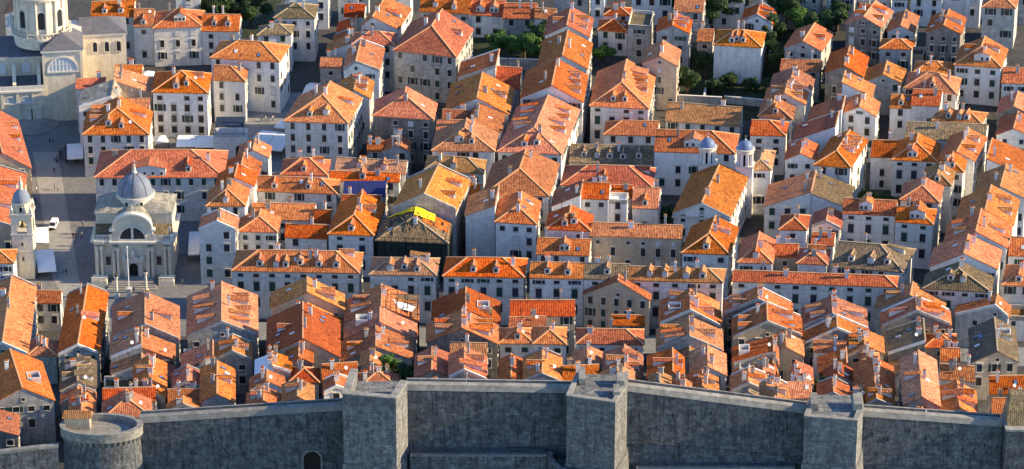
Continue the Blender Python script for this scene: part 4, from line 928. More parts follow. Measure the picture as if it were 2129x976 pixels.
('deep red roofed annex stepping down in front of: sunlit slope beside the roof terrace junk',-86.44,-68.99,7.24,-0.24,-0.62,6.97,12.82,'shr','G','R',{'fl':0,'ch':1,'name':'annex','cat':'annex','grp':'annexes between the houses near the wall'}),
('faded orange roofed annex stepping down in front of: gable above the green kitchen garden',-86.8,-84.9,7.05,-0.23,-0.27,2.99,16.12,'gd','G','P',{'fl':0,'ch':2,'name':'annex','cat':'annex','grp':'annexes between the houses near the wall'}),
('orange roofed annex stepping down in front of: slope beside the hanging laundry sheet',-76.69,-73.19,6.82,1.38,-0.2,2.49,14.48,'shl','G','O',{'fl':0,'ch':1,'name':'annex','cat':'annex','grp':'annexes between the houses near the wall'}),
('faded orange roofed annex stepping down in front of: far roof of the second wall block',-57.9,-37.67,16.86,-1.05,-0.38,7.49,10.91,'gd','D','P',{'fl':0,'ch':2,'name':'annex','cat':'annex','grp':'annexes between the houses near the wall'}),
('deep red roofed annex in front of: tan gable with one blue window near the wall',-51.41,-104.98,6.66,-0.48,-0.37,7.49,18.01,'gd','G','R',{'fl':0,'ch':2,'name':'annex','cat':'annex','grp':'annexes between the houses near the wall'}),
('faded orange roofed annex stepping down in front of: scaffolded house with pale new tiles',-39.87,-42.23,16.79,1.03,-0.14,4.5,11.28,'gd','G','P',{'fl':0,'ch':2,'name':'annex','cat':'annex','grp':'annexes between the houses near the wall'}),
('faded orange roofed annex stepping down in front of: tiny tan hut beside the bright bush',-34.95,-75.72,4.16,-0.19,-0.16,5.0,15.95,'gd','D','P',{'fl':0,'ch':1,'name':'annex','cat':'annex','grp':'annexes between the houses near the wall'}),
('deep red roofed annex stepping down in front of: with a wooden roof balcony',-18.86,-45.77,15.52,-0.21,-0.06,7.5,10.74,'gd','D','R',{'fl':0,'ch':0,'name':'annex','cat':'annex','grp':'annexes between the houses near the wall'}),
('deep red roofed annex stepping down in front of: roof left of the dark conifer',-21.9,-92.6,7.34,0.76,-0.12,7.5,18.85,'gd','P','R',{'fl':0,'ch':1,'name':'annex','cat':'annex','grp':'annexes between the houses near the wall'}),
('orange roofed annex stepping down in front of: sunlit ridge right of the dark conifer',-14.11,-96.51,8.01,-0.75,-0.05,7.5,20.72,'gd','D','O',{'fl':0,'ch':2,'name':'annex','cat':'annex','grp':'annexes between the houses near the wall','r':0.42}),
('deep red roofed annex stepping down in front of: steep roof under the left white hip',-2.78,-100.34,5.17,-0.19,0.04,7.5,21.41,'gd','G','R',{'fl':0,'ch':1,'name':'annex','cat':'annex','grp':'annexes between the houses near the wall'}),
('faded orange roofed annex in front of: clutter of chimneys below the wide clean hip',14.21,-82.76,6.33,0.38,0.17,7.5,17.62,'gd','G','P',{'fl':0,'ch':2,'name':'annex','cat':'annex','grp':'annexes between the houses near the wall'}),
('faded orange roofed annex stepping down in front of: tan shed behind the middle bastion',20.18,-101.34,7.1,0.68,0.2,7.5,20.54,'gd','G','P',{'fl':0,'ch':2,'name':'annex','cat':'annex','grp':'annexes between the houses near the wall'}),
('tan roofed annex stepping down in front of: two toned roof behind the sunlit end house',35.73,-48.3,14.01,-1.54,0.29,7.49,11.41,'gd','G','T',{'fl':0,'ch':1,'name':'annex','cat':'annex','grp':'annexes between the houses near the wall'}),
('tan roofed annex stepping down in front of: broad ridge above a white roof box',34.19,-71.24,14.58,-0.49,0.21,5.5,16.25,'gd','G','T',{'fl':0,'ch':0,'name':'annex','cat':'annex','grp':'annexes between the houses near the wall'}),
('orange roofed annex stepping down in front of: small tan gable right of the middle bastion',31.03,-105.72,4.36,-0.68,0.25,7.5,22.18,'gd','G','O',{'fl':0,'ch':2,'name':'annex','cat':'annex','grp':'annexes between the houses near the wall'}),
('tan roofed annex stepping down in front of: small orange gable along the wall walk',35.58,-106.47,4.36,-0.69,0.27,7.5,22.11,'gd','P','T',{'fl':0,'ch':2,'name':'annex','cat':'annex','grp':'annexes between the houses near the wall'}),
('faded orange roofed annex in front of: orange slope left of the jagged stone gable',51.71,-74.92,10.02,0.75,0.09,2.0,16.88,'gd','G','P',{'fl':0,'ch':1,'name':'annex','cat':'annex','grp':'annexes between the houses near the wall','r':0.9}),
('orange roofed annex stepping down in front of: chimney cluttered roof under jagged stone gable',55.47,-83.14,4.88,-0.84,0.14,3.0,17.22,'gd','D','O',{'fl':0,'ch':1,'name':'annex','cat':'annex','grp':'annexes between the houses near the wall'}),
('tan roofed annex stepping down in front of: sunlit roof left of the third bastion',50.01,-94.71,7.66,0.59,0.09,2.0,19.06,'gd','P','T',{'fl':0,'ch':0,'name':'annex','cat':'annex','grp':'annexes between the houses near the wall'}),
('deep red roofed annex stepping down in front of: sharp ridged roof left of third bastion',55.69,-111.25,5.85,-1.01,0.27,5.49,21.29,'gd','G','R',{'fl':0,'ch':1,'name':'annex','cat':'annex','grp':'annexes between the houses near the wall'}),
('deep red roofed annex stepping down in front of: crimson roof in the pink roof block',72.14,-86.26,5.99,0.38,0.35,5.99,15.02,'gd','P','R',{'fl':0,'ch':2,'name':'annex','cat':'annex','grp':'annexes between the houses near the wall'}),
('deep red roofed annex stepping down in front of: bright gable right behind the third bastion',69.4,-101.72,6.54,-1.19,0.43,7.49,17.93,'gd','D','R',{'fl':0,'ch':1,'name':'annex','cat':'annex','grp':'annexes between the houses near the wall'}),
('orange roofed annex in front of: sunlit gable at the foot of the stair lane',80.03,-106.6,5.61,-1.05,0.48,7.48,18.25,'gd','D','O',{'fl':0,'ch':2,'name':'annex','cat':'annex','grp':'annexes between the houses near the wall','r':0.35}),
('tan roofed annex stepping down in front of: grey tiled slope in the stepped dormer block',89.13,-63.46,8.25,0.0,0.52,7.48,10.73,'shl','G','T',{'fl':0,'ch':0,'name':'annex','cat':'annex','grp':'annexes between the houses near the wall'}),
('deep red roofed annex in front of: very long steep ridge above the wall walk',87.79,-110.85,7.49,-0.91,0.52,7.48,20.72,'gd','G','R',{'fl':0,'ch':1,'name':'annex','cat':'annex','grp':'annexes between the houses near the wall','r':0.5}),
('faded orange roofed annex in front of: crooked orange roof next to the wall walk',95.82,-107.35,8.38,-1.66,0.55,7.48,17.06,'gd','D','P',{'fl':0,'ch':1,'name':'annex','cat':'annex','grp':'annexes between the houses near the wall','r':0.55}),
]
for rec in HOUSES:
    _, x, y, ux, uy, vx, vy, zE = rec[:8]
    q = [(x, y), (x + ux, y + uy), (x + ux + vx, y + uy + vy), (x + vx, y + vy)]
    HQ.append((q, zE, (min(p[0] for p in q), min(p[1] for p in q), max(p[0] for p in q), max(p[1] for p in q))))
SPECIAL = {}
for i, rec in enumerate(HOUSES):
    h = build_house(i, rec)
    if 'sp' in rec[11]: SPECIAL[rec[11]['sp']] = h
# ---------------------------------------------------------------- town wall
def wall_piece(name, label, pts_top, z0, cap=.55, group=None, parent_loc=None, cat='town wall', fort=None, capm=None):
    """solid masonry: footprint polygon with its own top height at each corner"""
    cx = sum(p[0] for p in pts_top) / len(pts_top); cy = sum(p[1] for p in pts_top) / len(pts_top)
    root = empty(name, (cx, cy, z0)); tag(root, label, cat, group)
    L = [(x - cx, y - cy, z - z0) for x, y, z in pts_top]
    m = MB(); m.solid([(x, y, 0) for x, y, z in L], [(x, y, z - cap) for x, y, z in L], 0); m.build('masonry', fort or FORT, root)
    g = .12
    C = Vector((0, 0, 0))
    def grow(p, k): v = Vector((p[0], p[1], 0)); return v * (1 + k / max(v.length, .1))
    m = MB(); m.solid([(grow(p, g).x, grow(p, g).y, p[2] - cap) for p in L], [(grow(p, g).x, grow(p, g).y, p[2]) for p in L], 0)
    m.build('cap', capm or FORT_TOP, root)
    return root
YF = -117.2
CURT = 'curtains of the town wall'; BAST = 'bastions of the town wall'
def curtain(label, x0, z0, x1, z1):
    root = empty('town_wall', ((x0 + x1) / 2, YF, 8)); tag(root, label, 'town wall', CURT)
    cx = (x0 + x1) / 2
    def sl(a, b, ya, yb, mat, name, off=0.0, bot=0.0, bulge=0.0):
        m = MB(); n = 12
        for i in range(n):
            f0, f1 = i / n, (i + 1) / n
            X0, X1 = a + (b - a) * f0 - cx, a + (b - a) * f1 - cx
            Z0, Z1 = z0 + (z1 - z0) * f0 - 8, z0 + (z1 - z0) * f1 - 8
            m.solid([(X0, ya - YF, bot if bot >= 0 else Z0 + bot), (X1, ya - YF, bot if bot >= 0 else Z1 + bot), (X1, yb - YF, bot if bot >= 0 else Z1 + bot), (X0, yb - YF, bot if bot >= 0 else Z0 + bot)],
                    [(X0, ya - YF + bulge, Z0 + off), (X1, ya - YF + bulge, Z1 + off), (X1, yb - YF, Z1 + off + bulge * .4), (X0, yb - YF, Z0 + off + bulge * .4)], 0, capb=False)
        return m.build(name, mat, root)
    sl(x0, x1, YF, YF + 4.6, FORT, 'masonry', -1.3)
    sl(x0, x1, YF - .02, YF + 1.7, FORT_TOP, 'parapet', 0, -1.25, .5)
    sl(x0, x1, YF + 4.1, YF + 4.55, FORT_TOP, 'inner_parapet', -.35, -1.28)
    m = MB()
    for k in range(int(abs(x1 - x0) / 4.2)):                         # arrow slits and drains
        xx = -abs(x1 - x0) / 2 + 2.4 + k * 4.2 + random.uniform(-.6, .6)
        zz = lerp(xx + cx, [(x0, z0), (x1, z1)]) - 8 - random.uniform(4, 11)
        m.box(xx - .12, xx + .12, -.06, .05, zz, zz + random.uniform(.5, 1.2))
    m.build('arrow_slit', DARK, root)
    return root
curtain('low dark curtain wall with arched gate, between round tower and first square bastion', -82.3, 26.1, -37.0, 29.3)
curtain('tall dark curtain wall between the first and the middle square bastion', -23.3, 34.2, 13.6, 33.5)
curtain('dark curtain wall descending right from the middle bastion to the golden cornered one', 25.2, 34.0, 65.3, 28.4)
curtain('right hand curtain wall from the golden cornered bastion to the frame edge block', 76.9, 27.8, 108.4, 25.3)
# base scarp: lower rampart in front of the curtains
def scarp(label, x0, x1, y0, zt):
    cx = (x0 + x1) / 2
    root = empty('rampart', (cx, y0, 8)); tag(root, label, 'rampart', 'lower ramparts in front of the town wall')
    m = MB(); h = (x1 - x0) / 2
    m.solid([(-h, -1.2, 0), (h, -1.2, 0), (h, YF - y0 - .03, 0), (-h, YF - y0 - .03, 0)], [(-h, 0, zt - 8.3), (h, 0, zt - 8.3), (h, YF - y0 - .03, zt - 8.3), (-h, YF - y0 - .03, zt - 8.3)], 0)
    m.build('masonry', FORT, root)
    m = MB(); m.box(-h, h, -.15, .9, zt - 8.3, zt - 8); m.build('cap', FORT_TOP, root)
scarp('lower rampart ledge under the tall curtain between first and middle bastions', -22.5, 7.6, -121.4, 19.2)
scarp('lower rampart ledge under the descending curtain right of the middle bastion', 27.5, 62.6, -120.2, 15.4)
# round low rampart at the foot of the middle bastion
root = empty('rampart', (10, -122, 8)); tag(root, 'low curved rampart sweeping around the left foot of the middle bastion', 'rampart', 'lower ramparts in front of the town wall')
m = MB(); arc = [(7.6, -118.2), (7.7, -121), (8.4, -124), (10.0, -126.8), (12.6, -129), (16, -130.2), (20, -130.6), (24, -130.2)]
for (ax, ay), (bx, by) in zip(arc, arc[1:]):
    d = Vector((bx - ax, by - ay)).normalized(); nx, ny = d.y * -1, d.x
    A = [(ax - 10, ay + 122), (bx - 10, by + 122), (bx - 10 + nx * 1.3, by + 122 + ny * 1.3), (ax - 10 + nx * 1.3, ay + 122 + ny * 1.3)]
    m.prism(A, 0, 10.6, 0, 1)
m.build('masonry', [FORT, FORT_TOP], root)
m = MB(); m.prism([(x - 10 + (1.0 if x < 12 else .2), y + 122 + (.9 if y < -124 else 0)) for x, y in arc] + [(14, 4.5), (-2.2, 4.5)], 0, 8.2); m.build('fill', FORT, root)

def bastion(label, pts, z, zfloor, thick, open_back, blocks=(), base=19.0, capm=None):
    cx = sum(p[0] for p in pts) / len(pts); cy = sum(p[1] for p in pts) / len(pts)
    root = empty('bastion', (cx, cy, 8)); tag(root, label, 'bastion', BAST)
    L = [(x - cx, y - cy) for x, y in pts]
    m = MB(); m.prism(L, 0, zfloor - 8); m.build('masonry', FORT2, root)
    # battered foot
    k = 1.0
    m = MB(); G = []
    for x, y in L:
        v = Vector((x, y)); v = v * (1 + 1.0 / v.length); G.append((v.x, min(v.y, 6.5)))
    T = [(p[0] * 1.0 + (q[0] - p[0]) * .35, p[1] + (q[1] - p[1]) * .35) for p, q in zip(L, G)]
    m.solid([(x, y, 0) for x, y in G], [(x, y, base - 8) for x, y in T], 0); m.build('foot', FORT2, root)
    m = MB(); m2 = MB(); n = len(L)
    for i in range(n):
        j = (i + 1) % n
        if i in open_back: continue
        a, b = Vector(L[i]), Vector(L[j]); d = (b - a).normalized(); nn = Vector((-d.y, d.x))
        q = [a, b, b + nn * thick - d * thick * .0, a + nn * thick]
        q = [(p.x, p.y) for p in q]
        m.prism(q, zfloor - 8 + .003 * i, z - 8 - .3 + .004 * i)
        g = [(a - nn * .12 - d * .12), (b - nn * .12 + d * .12), (b + nn * (thick + .1) + d * .05), (a + nn * (thick + .1))]
        m2.prism([(p.x, p.y) for p in g], z - 8 - .3 + .006 * i, z - 8 + .009 * i)
    m.build('parapet', FORT2, root); m2.build('cap', FORT_TOP, root)
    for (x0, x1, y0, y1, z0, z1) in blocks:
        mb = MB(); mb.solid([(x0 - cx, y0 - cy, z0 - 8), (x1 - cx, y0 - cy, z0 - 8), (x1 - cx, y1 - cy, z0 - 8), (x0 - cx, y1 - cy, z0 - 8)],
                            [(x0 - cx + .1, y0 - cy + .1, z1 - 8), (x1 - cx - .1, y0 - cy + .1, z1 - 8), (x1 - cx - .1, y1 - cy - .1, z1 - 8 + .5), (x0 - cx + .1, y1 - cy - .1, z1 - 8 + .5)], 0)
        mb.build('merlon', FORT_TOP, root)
    return root
bastion('square open backed bastion with a pale capped parapet, leftmost of the square ones',
        [(-36.9, -125.0), (-25.2, -127.3), (-23.0, -118.6), (-23.2, -112.6), (-35.6, -112.6)], 36.0, 33.0, 1.5, (2, 3))
bastion('middle square bastion with raised sunlit merlons and a chamfered front corner',
        [(11.9, -125.0), (22.4, -128.4), (25.2, -119.6), (25.6, -113.2), (14.4, -113.2), (12.9, -120)], 35.6, 35.0, .9, (3,),
        blocks=((14.6, 16.2, -119.0, -113.6, 35, 36.6), (22.9, 24.7, -120.2, -116.6, 35, 36.7), (22.0, 23.6, -125.0, -121.8, 35, 36.3)))
bastion('square bastion with a golden lit corner stone, rightmost of the bastions',
        [(63.8, -125.0), (75.2, -127.2), (77.1, -119.8), (77.3, -113.4), (66.5, -113.4)], 30.6, 30.0, .9, (3,),
        blocks=((65.4, 67.2, -121.6, -117.6, 30, 31.8), (74.8, 76.7, -122.2, -117.6, 30, 32.0)))
wall_piece('tower_block', 'pale sunlit tower block with a mossy roof cut by the right frame edge',
           [(108.6, -121.5, 25.4), (150, -121.5, 25.4), (150, -113, 25.4), (108.6, -113, 25.4)], 8, .5, cat='tower')
m = MB(); m.solid([(108.9, -119.5, 25.45), (150, -119.5, 25.45), (150, -112, 25.45), (108.9, -112, 25.45)], [(110, -115.5, 31), (150, -115.5, 31), (150, -112.5, 31), (110, -112.5, 31)], 0)
o = m.build('tower_roof', ROOF['K'], bpy.data.objects['tower_block']); o.location = Vector((0, 0, 0)) - bpy.data.objects['tower_block'].location

# round tower at the left
root = empty('round_tower', (-90.4, -119.3, 8)); root.scale = (1, .6, .94); tag(root, 'half round corner tower with a corbelled parapet and a small tan roofed hut', 'tower', None)
m = MB(); m.lathe(0, 0, [(9.3, 0), (8.7, 9), (8.4, 16.4)], 40); m.build('masonry', FORT, root)
m = MB()
for k in range(40):                                       # corbels
    a = 2 * math.pi * (k + .5) / 40
    if math.sin(a) > .5: continue
    c, s = math.cos(a), math.sin(a)
    m.solid([(c * 8.3 - s * .22, s * 8.3 + c * .22, 15.4), (c * 8.3 + s * .22, s * 8.3 - c * .22, 15.4), (c * 8.55 + s * .22, s * 8.55 - c * .22, 15.4), (c * 8.55 - s * .22, s * 8.55 + c * .22, 15.4)],
            [(c * 8.3 - s * .22, s * 8.3 + c * .22, 16.6), (c * 8.3 + s * .22, s * 8.3 - c * .22, 16.6), (c * 9.15 + s * .22, s * 9.15 - c * .22, 16.6), (c * 9.15 - s * .22, s * 9.15 + c * .22, 16.6)])
m.lathe(0, 0, [(8.9, 16.6), (9.1, 16.6), (9.1, 18.6), (9.2, 18.6), (9.2, 18.9), (7.9, 18.9), (7.9, 17.2), (.1, 17.25)], 40, 0, False); m.build('parapet', [FORT_TOP], root)
m = MB(); m.box(-8.2, -2.6, .5, 5, 17.2, 20.2, 0); m.build('hut', WALL['T'], root)
m = MB(); m.solid([(-8.6, .1, 20.2), (-2.2, .1, 20.2), (-2.2, 5.4, 20.2), (-8.6, 5.4, 20.2)], [(-8.4, 2.6, 21.6), (-2.4, 2.6, 21.6), (-2.4, 2.8, 21.6), (-8.4, 2.8, 21.6)]); m.build('hut_roof', ROOF['T'], root)
wall_piece('outer_wall', 'low outer wall with a pale top running off the lower left corner', [(-135, -128, 20.3), (-99.6, -124.6, 23.2), (-99.6, -123.2, 23.2), (-135, -126.6, 20.3)], 4, .6)
# arched gate in the left curtain
root = empty('gate', (-44.3, YF, 8)); tag(root, 'dark arched gateway with a pale stone frame in the low curtain wall', 'gate')
m = MB()
arcp = [(-1.85, 0)] + [(1.85 * math.cos(math.pi - math.pi * k / 14), 8.3 + 1.85 * math.sin(math.pi * k / 14)) for k in range(15)] + [(1.85, 0)]
m.poly([(x, -.08, z) for x, z in arcp]); m.build('opening', DARK, root)
m = MB()
for (a, b), (c, d) in zip(arcp, arcp[1:]):
    k = 1.28
    A = (a * k, (b - 8.3) * k + 8.3 if b > 8.3 else b); B = (c * k, (d - 8.3) * k + 8.3 if d > 8.3 else d)
    m.solid([(a, -.5, b), (c, -.5, d), (B[0], -.5, B[1]), (A[0], -.5, A[1])], [(a, 0, b), (c, 0, d), (B[0], 0, B[1]), (A[0], 0, A[1])])
m.build('arch_frame', FORT2, root)

# ---------------------------------------------------------------- shared church parts
def arch_pts(w, h, n=10, z0=0.0):
    r = w / 2
    return [(-r, z0)] + [(r * math.cos(math.pi - math.pi * k / n), z0 + h - r + r * math.sin(math.pi * k / n)) for k in range(n + 1)] + [(r, z0)]
def arched_window(parent, w, h, loc, rz=0.0, name='window', bars=True, frame=.25, pane=None):
    m = MB(); P = arch_pts(w, h)
    m.poly([(x, -.06, z) for x, z in P], 1)
    c = (0, h - w / 2)
    for (a, b), (c_, d) in list(zip(P, P[1:])) + [(P[-1], P[0])]:
        def out(x, z):
            if z <= h - w / 2 + 1e-6: return (x + math.copysign(frame, x), z - (frame if z < .01 else 0))
            v = Vector((x, z - (h - w / 2))); v *= 1 + frame / v.length; return (v.x, v.y + h - w / 2)
        A, B = out(a, b), out(c_, d)
        m.solid([(a, -.22, b), (c_, -.22, d), (B[0], -.22, B[1]), (A[0], -.22, A[1])], [(a, 0, b), (c_, 0, d), (B[0], 0, B[1]), (A[0], 0, A[1])], 0)
    if bars:
        nb = max(1, int(w / 1.1))
        for i in range(1, nb + 1):
            x = -w / 2 + w * i / (nb + 1); zt = h - w / 2 + math.sqrt(max(0, (w / 2) ** 2 - x * x))
            m.box(x - .06, x + .06, -.12, -.06, 0, zt, 0)
        for k in range(1, int(h / 1.2) + 1):
            z = k * 1.2
            if z > h - .3: break
            hw = w / 2 if z < h - w / 2 else math.sqrt(max(0, (w / 2) ** 2 - (z - h + w / 2) ** 2))
            m.box(-hw, hw, -.12, -.06, z - .05, z + .05, 0)
    o = m.build(name, [TRIM, pane or PANE], parent, loc); o.rotation_euler = (0, 0, rz); return o
def lunette(parent, w, loc, n, name='lunette_window', pane=None):
    m = MB(); r = w / 2; P = [(-r * math.cos(math.pi * k / 16), r * math.sin(math.pi * k / 16)) for k in range(17)]
    m.poly([(x, -.06, z) for x, z in P], 1)
    for (a, b), (c, d) in zip(P, P[1:]):
        k = 1 + .45 / r
        m.solid([(a, -.3, b), (c, -.3, d), (c * k, -.3, d * k), (a * k, -.3, b * k)], [(a, 0, b), (c, 0, d), (c * k, 0, d * k), (a * k, 0, b * k)], 0)
    m.box(-r - .4, r + .4, -.35, 0, -.4, 0, 0)
    for i in range(1, n):
        x = -r + w * i / n; m.box(x - .09, x + .09, -.14, -.05, 0, math.sqrt(r * r - x * x), 0)
    if n > 3: m.box(-r * .87, r * .87, -.13, -.05, r * .45, r * .45 + .14, 0)
    return m.build(name, [TRIM, pane or PANE], parent, loc)
def figure_mesh(name, h, mats, pose=0, stone=False):
    """one continuous skinned body"""
    s = h / 1.75
    lx = .1; st = .22 if pose == 1 else .03
    V = [(0, 0, .95), (0, 0, 1.2), (0, 0, 1.42), (0, -.01, 1.53), (0, -.03, 1.66), (0, -.02, 1.76),
         (-.2, 0, 1.4), (-.25, .03, 1.12), (-.24, -.1 if pose != 2 else -.25, .88), (.2, 0, 1.4), (.26, .02, 1.12), (.25, -.06 if pose != 2 else -.28, .88 if pose != 2 else 1.15),
         (-lx, 0, .88), (-lx, -st, .48), (-lx, -st * .8, .07), (-lx, -st * .8 - .16, .04), (lx, 0, .88), (lx, st * .3, .48), (lx, st, .08), (lx, st - .15, .04)]
    E = [(0, 1), (1, 2), (2, 3), (3, 4), (4, 5), (2, 6), (6, 7), (7, 8), (2, 9), (9, 10), (10, 11), (0, 12), (12, 13), (13, 14), (14, 15), (0, 16), (16, 17), (17, 18), (18, 19)]
    rad = [.15, .16, .15, .06, .11, .09, .075, .06, .045, .075, .06, .045, .095, .075, .055, .05, .095, .075, .055, .05]
    me = bpy.data.meshes.new(name); me.from_pydata([tuple(c * s for c in v) for v in V], E, [])
    for mt in mats: me.materials.append(mt)
    o = bpy.data.objects.new(name, me)
    md = o.modifiers.new('Skin', 'SKIN'); md.use_smooth_shade = True
    if not me.skin_vertices: me.attributes  # layer is made below
    return o, rad, s
def make_figure(name, h, mat, pose=0):
    o, rad, s = figure_mesh(name, h, [mat], pose); col.objects.link(o)
    me = o.data
    bm_layer = me.skin_vertices[0].data if me.skin_vertices else None
    if bm_layer is None:
        import bmesh
        bm = bmesh.new(); bm.from_mesh(me); lay = bm.verts.layers.skin.verify(); bm.to_mesh(me); bm.free(); bm_layer = me.skin_vertices[0].data
    for v, r in zip(bm_layer, rad): v.radius = (r * s, r * s * .8)
    bm_layer[0].use_root = True
    sb = o.modifiers.new('Subdivision', 'SUBSURF'); sb.levels = 1; sb.render_levels = 1
    return o

# ---------------------------------------------------------------- the domed church
CX0, CY0 = -97.25, 16.7
ch = empty('baroque_church', (CX0, CY0, 0)); tag(ch, 'baroque church with a blue grey dome, statues and a curved gable facing the street', 'church')
m = MB()
m.box(-10, 10, 0, 16.5, -.5, 10.4)
m.box(-3.6, 3.6, -.9, 0, -.5, 10.4)                              # centre bay steps forward
for x in (-9.3, -8.1, -4.9, -3.9, 3.9, 4.9, 8.1, 9.3): m.box(x - .38, x + .38, -.55 if abs(x) > 5 else -1.25, 0, 0, 9.6)
m.build('wall', CHURCH, ch)
for x in (-9.3, -8.1, -4.9, -3.9, 3.9, 4.9, 8.1, 9.3):
    yb = -.55 if abs(x) > 5 else -1.25
    m = MB(); m.lathe(x, yb - .1, [(.36, .9), (.34, 8.6)], 10); m.box(x - .5, x + .5, yb - .6, yb, 0, .9); m.box(x - .48, x + .48, yb - .55, yb, 8.6, 9.5)
    m.build('column', CHURCH, ch)
m = MB()
m.box(-10.5, 10.5, -.75, 16.9, 10.4, 10.75); m.box(-10.9, 10.9, -1.05, 17.1, 10.75, 11.15)
m.box(-5.6, 5.6, -1.7, -1.05, 10.4, 10.75); m.box(-5.9, 5.9, -2.0, -1.05, 10.76, 11.16)
for sx in (-1, 1): m.box(sx * 8.7 - 1.2, sx * 8.7 + 1.2, -1.5, -1.05, 10.38, 11.18)
m.build('cornice', TRIM, ch)
for sx in (-1, 1):                                               # balustrades
    m = MB(); a, b = sorted((sx * 5.3, sx * 10.4))
    m.box(a, b, -.85, -.45, 11.15, 11.45); m.box(a, b, -.85, -.45, 12.35, 12.6)
    for k in range(11): xx = a + (b - a) * (k + .5) / 11; m.lathe(xx, -.65, [(.1, 11.45), (.17, 11.75), (.08, 12.1), (.13, 12.35)], 6)
    for k in (a + .3, b - .3): m.box(k - .35, k + .35, -1, -.3, 11.15, 12.8)
    m.build('balustrade', TRIM, ch)
m = MB()                                                        # arched gable: front wall and barrel vault behind it
G = [(-5.2, 11.15), (-5.2, 14.2)] + [(-4.9 * math.cos(math.pi * k / 16), 14.4 + 4.0 * math.sin(math.pi * k / 16)) for k in range(17)] + [(5.2, 14.2), (5.2, 11.15)]
m.solid([(x, -.7, z) for x, z in G], [(x, .6, z) for x, z in G]); m.build('gable', CHURCH, ch)
m = MB(); A = G[2:19]
for (a, b), (c, d) in zip(A, A[1:]):
    k = 1.06
    m.solid([(a, -1.15, b - .25), (c, -1.15, d - .25), (c * k, -1.15, d + .25), (a * k, -1.15, b + .25)], [(a, .7, b - .25), (c, .7, d - .25), (c * k, .7, d + .25), (a * k, .7, b + .25)])
for sx in (-1, 1): m.box(sx * 5.2 - .65, sx * 5.2 + .65, -1.2, .7, 13.75, 14.35)
m.build('gable_moulding', TRIM, ch)
m = MB()
for (a, b), (c, d) in zip(A, A[1:]):
    m.solid([(a * .96, .7, b - .2), (c * .96, .7, d - .2), (c * .96, 7.5, d - .2), (a * .96, 7.5, b - .2)], [(a * .9, .7, b - .6), (c * .9, .7, d - .6), (c * .9, 7.5, d - .6), (a * .9, 7.5, b - .6)])
m.build('vault_roof', ROOF['S'], ch)
o = lunette(ch, 6.4, (0, -.72, 11.6), 2)
m = MB(); m.box(-.3, .3, -1.05, -.7, 11.2, 14.8); m.build('mullion', TRIM, ch)
for sx in (-1, 1):                                               # lower side roofs behind the balustrade
    m = MB(); a, b = sorted((sx * 5.2, sx * 9.9))
    m.solid([(a, -.3, 11.2), (b, -.3, 11.2), (b, 4.5, 11.2), (a, 4.5, 11.2)], [(a, .0, 11.4), (b, 0, 11.4), (b, 4.5, 13.6), (a, 4.5, 13.6)])
    m.build('side_roof', ROOF['K'], ch)
m = MB(); m.box(-9.8, 9.8, 4.5, 16.4, 11.1, 16.3); m.build('upper_wall', CHURCH, ch)
m = MB(); m.box(-10.1, 10.1, 4.2, 16.7, 16.3, 16.7); m.build('upper_cornice', TRIM, ch)
m = MB(); m.solid([(-10.2, 4.1, 16.7), (10.2, 4.1, 16.7), (10.2, 16.8, 16.7), (-10.2, 16.8, 16.7)], [(-2.4, 8.4, 19.3), (2.4, 8.4, 19.3), (2.4, 12.5, 19.3), (-2.4, 12.5, 19.3)]); m.build('upper_roof', ROOF['S'], ch)
m = MB(); m.lathe(0, 10.4, [(4.75, 16.8), (4.75, 19.4), (5.0, 19.4), (5.0, 19.9), (4.7, 19.9)], 32); m.build('drum', TRIM, ch)
for k in range(8):
    a = -math.pi / 2 + (k + .5) * math.pi / 4
    arched_window(ch, .9, 1.5, (math.cos(a) * 4.76, 10.4 + math.sin(a) * 4.76, 17.5), a + math.pi / 2, 'drum_window', False, .15)
m = MB(); m.lathe(0, 10.4, [(4.5 * math.cos(math.pi / 2 * k / 12), 19.9 + 5.3 * math.sin(math.pi / 2 * k / 12)) for k in range(12)] + [(.3, 25.2)], 40); d = m.build('dome', DOME, ch, smooth=True)
m = MB()
for k in range(8):
    a = -math.pi / 2 + k * math.pi / 4
    for q in range(10):
        t0, t1 = math.pi / 2 * q / 10.4, math.pi / 2 * (q + 1) / 10.4
        f = lambda t: Vector((4.53 * math.cos(t) * math.cos(a), 10.4 + 4.53 * math.cos(t) * math.sin(a), 19.92 + 5.32 * math.sin(t)))
        m.bar(f(t0), f(t1), .16, .12)
m.build('dome_rib', LEAD, d)
m = MB(); m.lathe(0, 10.4, [(.55, 25.0), (.6, 25.7), (.35, 25.9), (.4, 26.6), (.18, 27.0), (.3, 27.4), (.05, 27.8)], 12); m.bar((0, 10.4, 27.6), (0, 10.4, 28.9), .12, .12); m.bar((-.4, 10.4, 28.4), (.4, 10.4, 28.4), .12, .12); m.build('finial', TRIM, ch)
m = MB()                                                        # portal
m.box(-2.3, -1.4, -1.6, -.9, 0, 5.4); m.box(1.4, 2.3, -1.6, -.9, 0, 5.4); m.box(-2.7, 2.7, -1.9, -.9, 5.4, 5.9)
m.solid([(-2.7, -1.8, 5.9), (0, -1.8, 7.2), (2.7, -1.8, 5.9)], [(-2.7, -.9, 5.9), (0, -.9, 7.2), (2.7, -.9, 5.9)])
m.lathe(0, -1.5, [(.5, 6.9), (.7, 7.5), (.4, 8.4), (.15, 8.7)], 10)
for sx in (-1, 1): m.lathe(sx * 2.3, -1.6, [(.5, 5.9), (.6, 6.5), (.3, 7.2), (.1, 7.5)], 8)
m.build('portal', TRIM, ch)
arched_window(ch, 2.2, 4.9, (0, -.93, 0), 0, 'door', False, .3, DARK)
for sx in (-1, 1):
    put_window(ch, 1.25, 2.4, 'dark', (sx * 6.5, -.02, 4.0), 0)
    m = MB(); m.box(sx * 6.5 - 1.3, sx * 6.5 + 1.3, -.2, 0, 1.2, 3.2); m.build('panel', TRIM, ch)
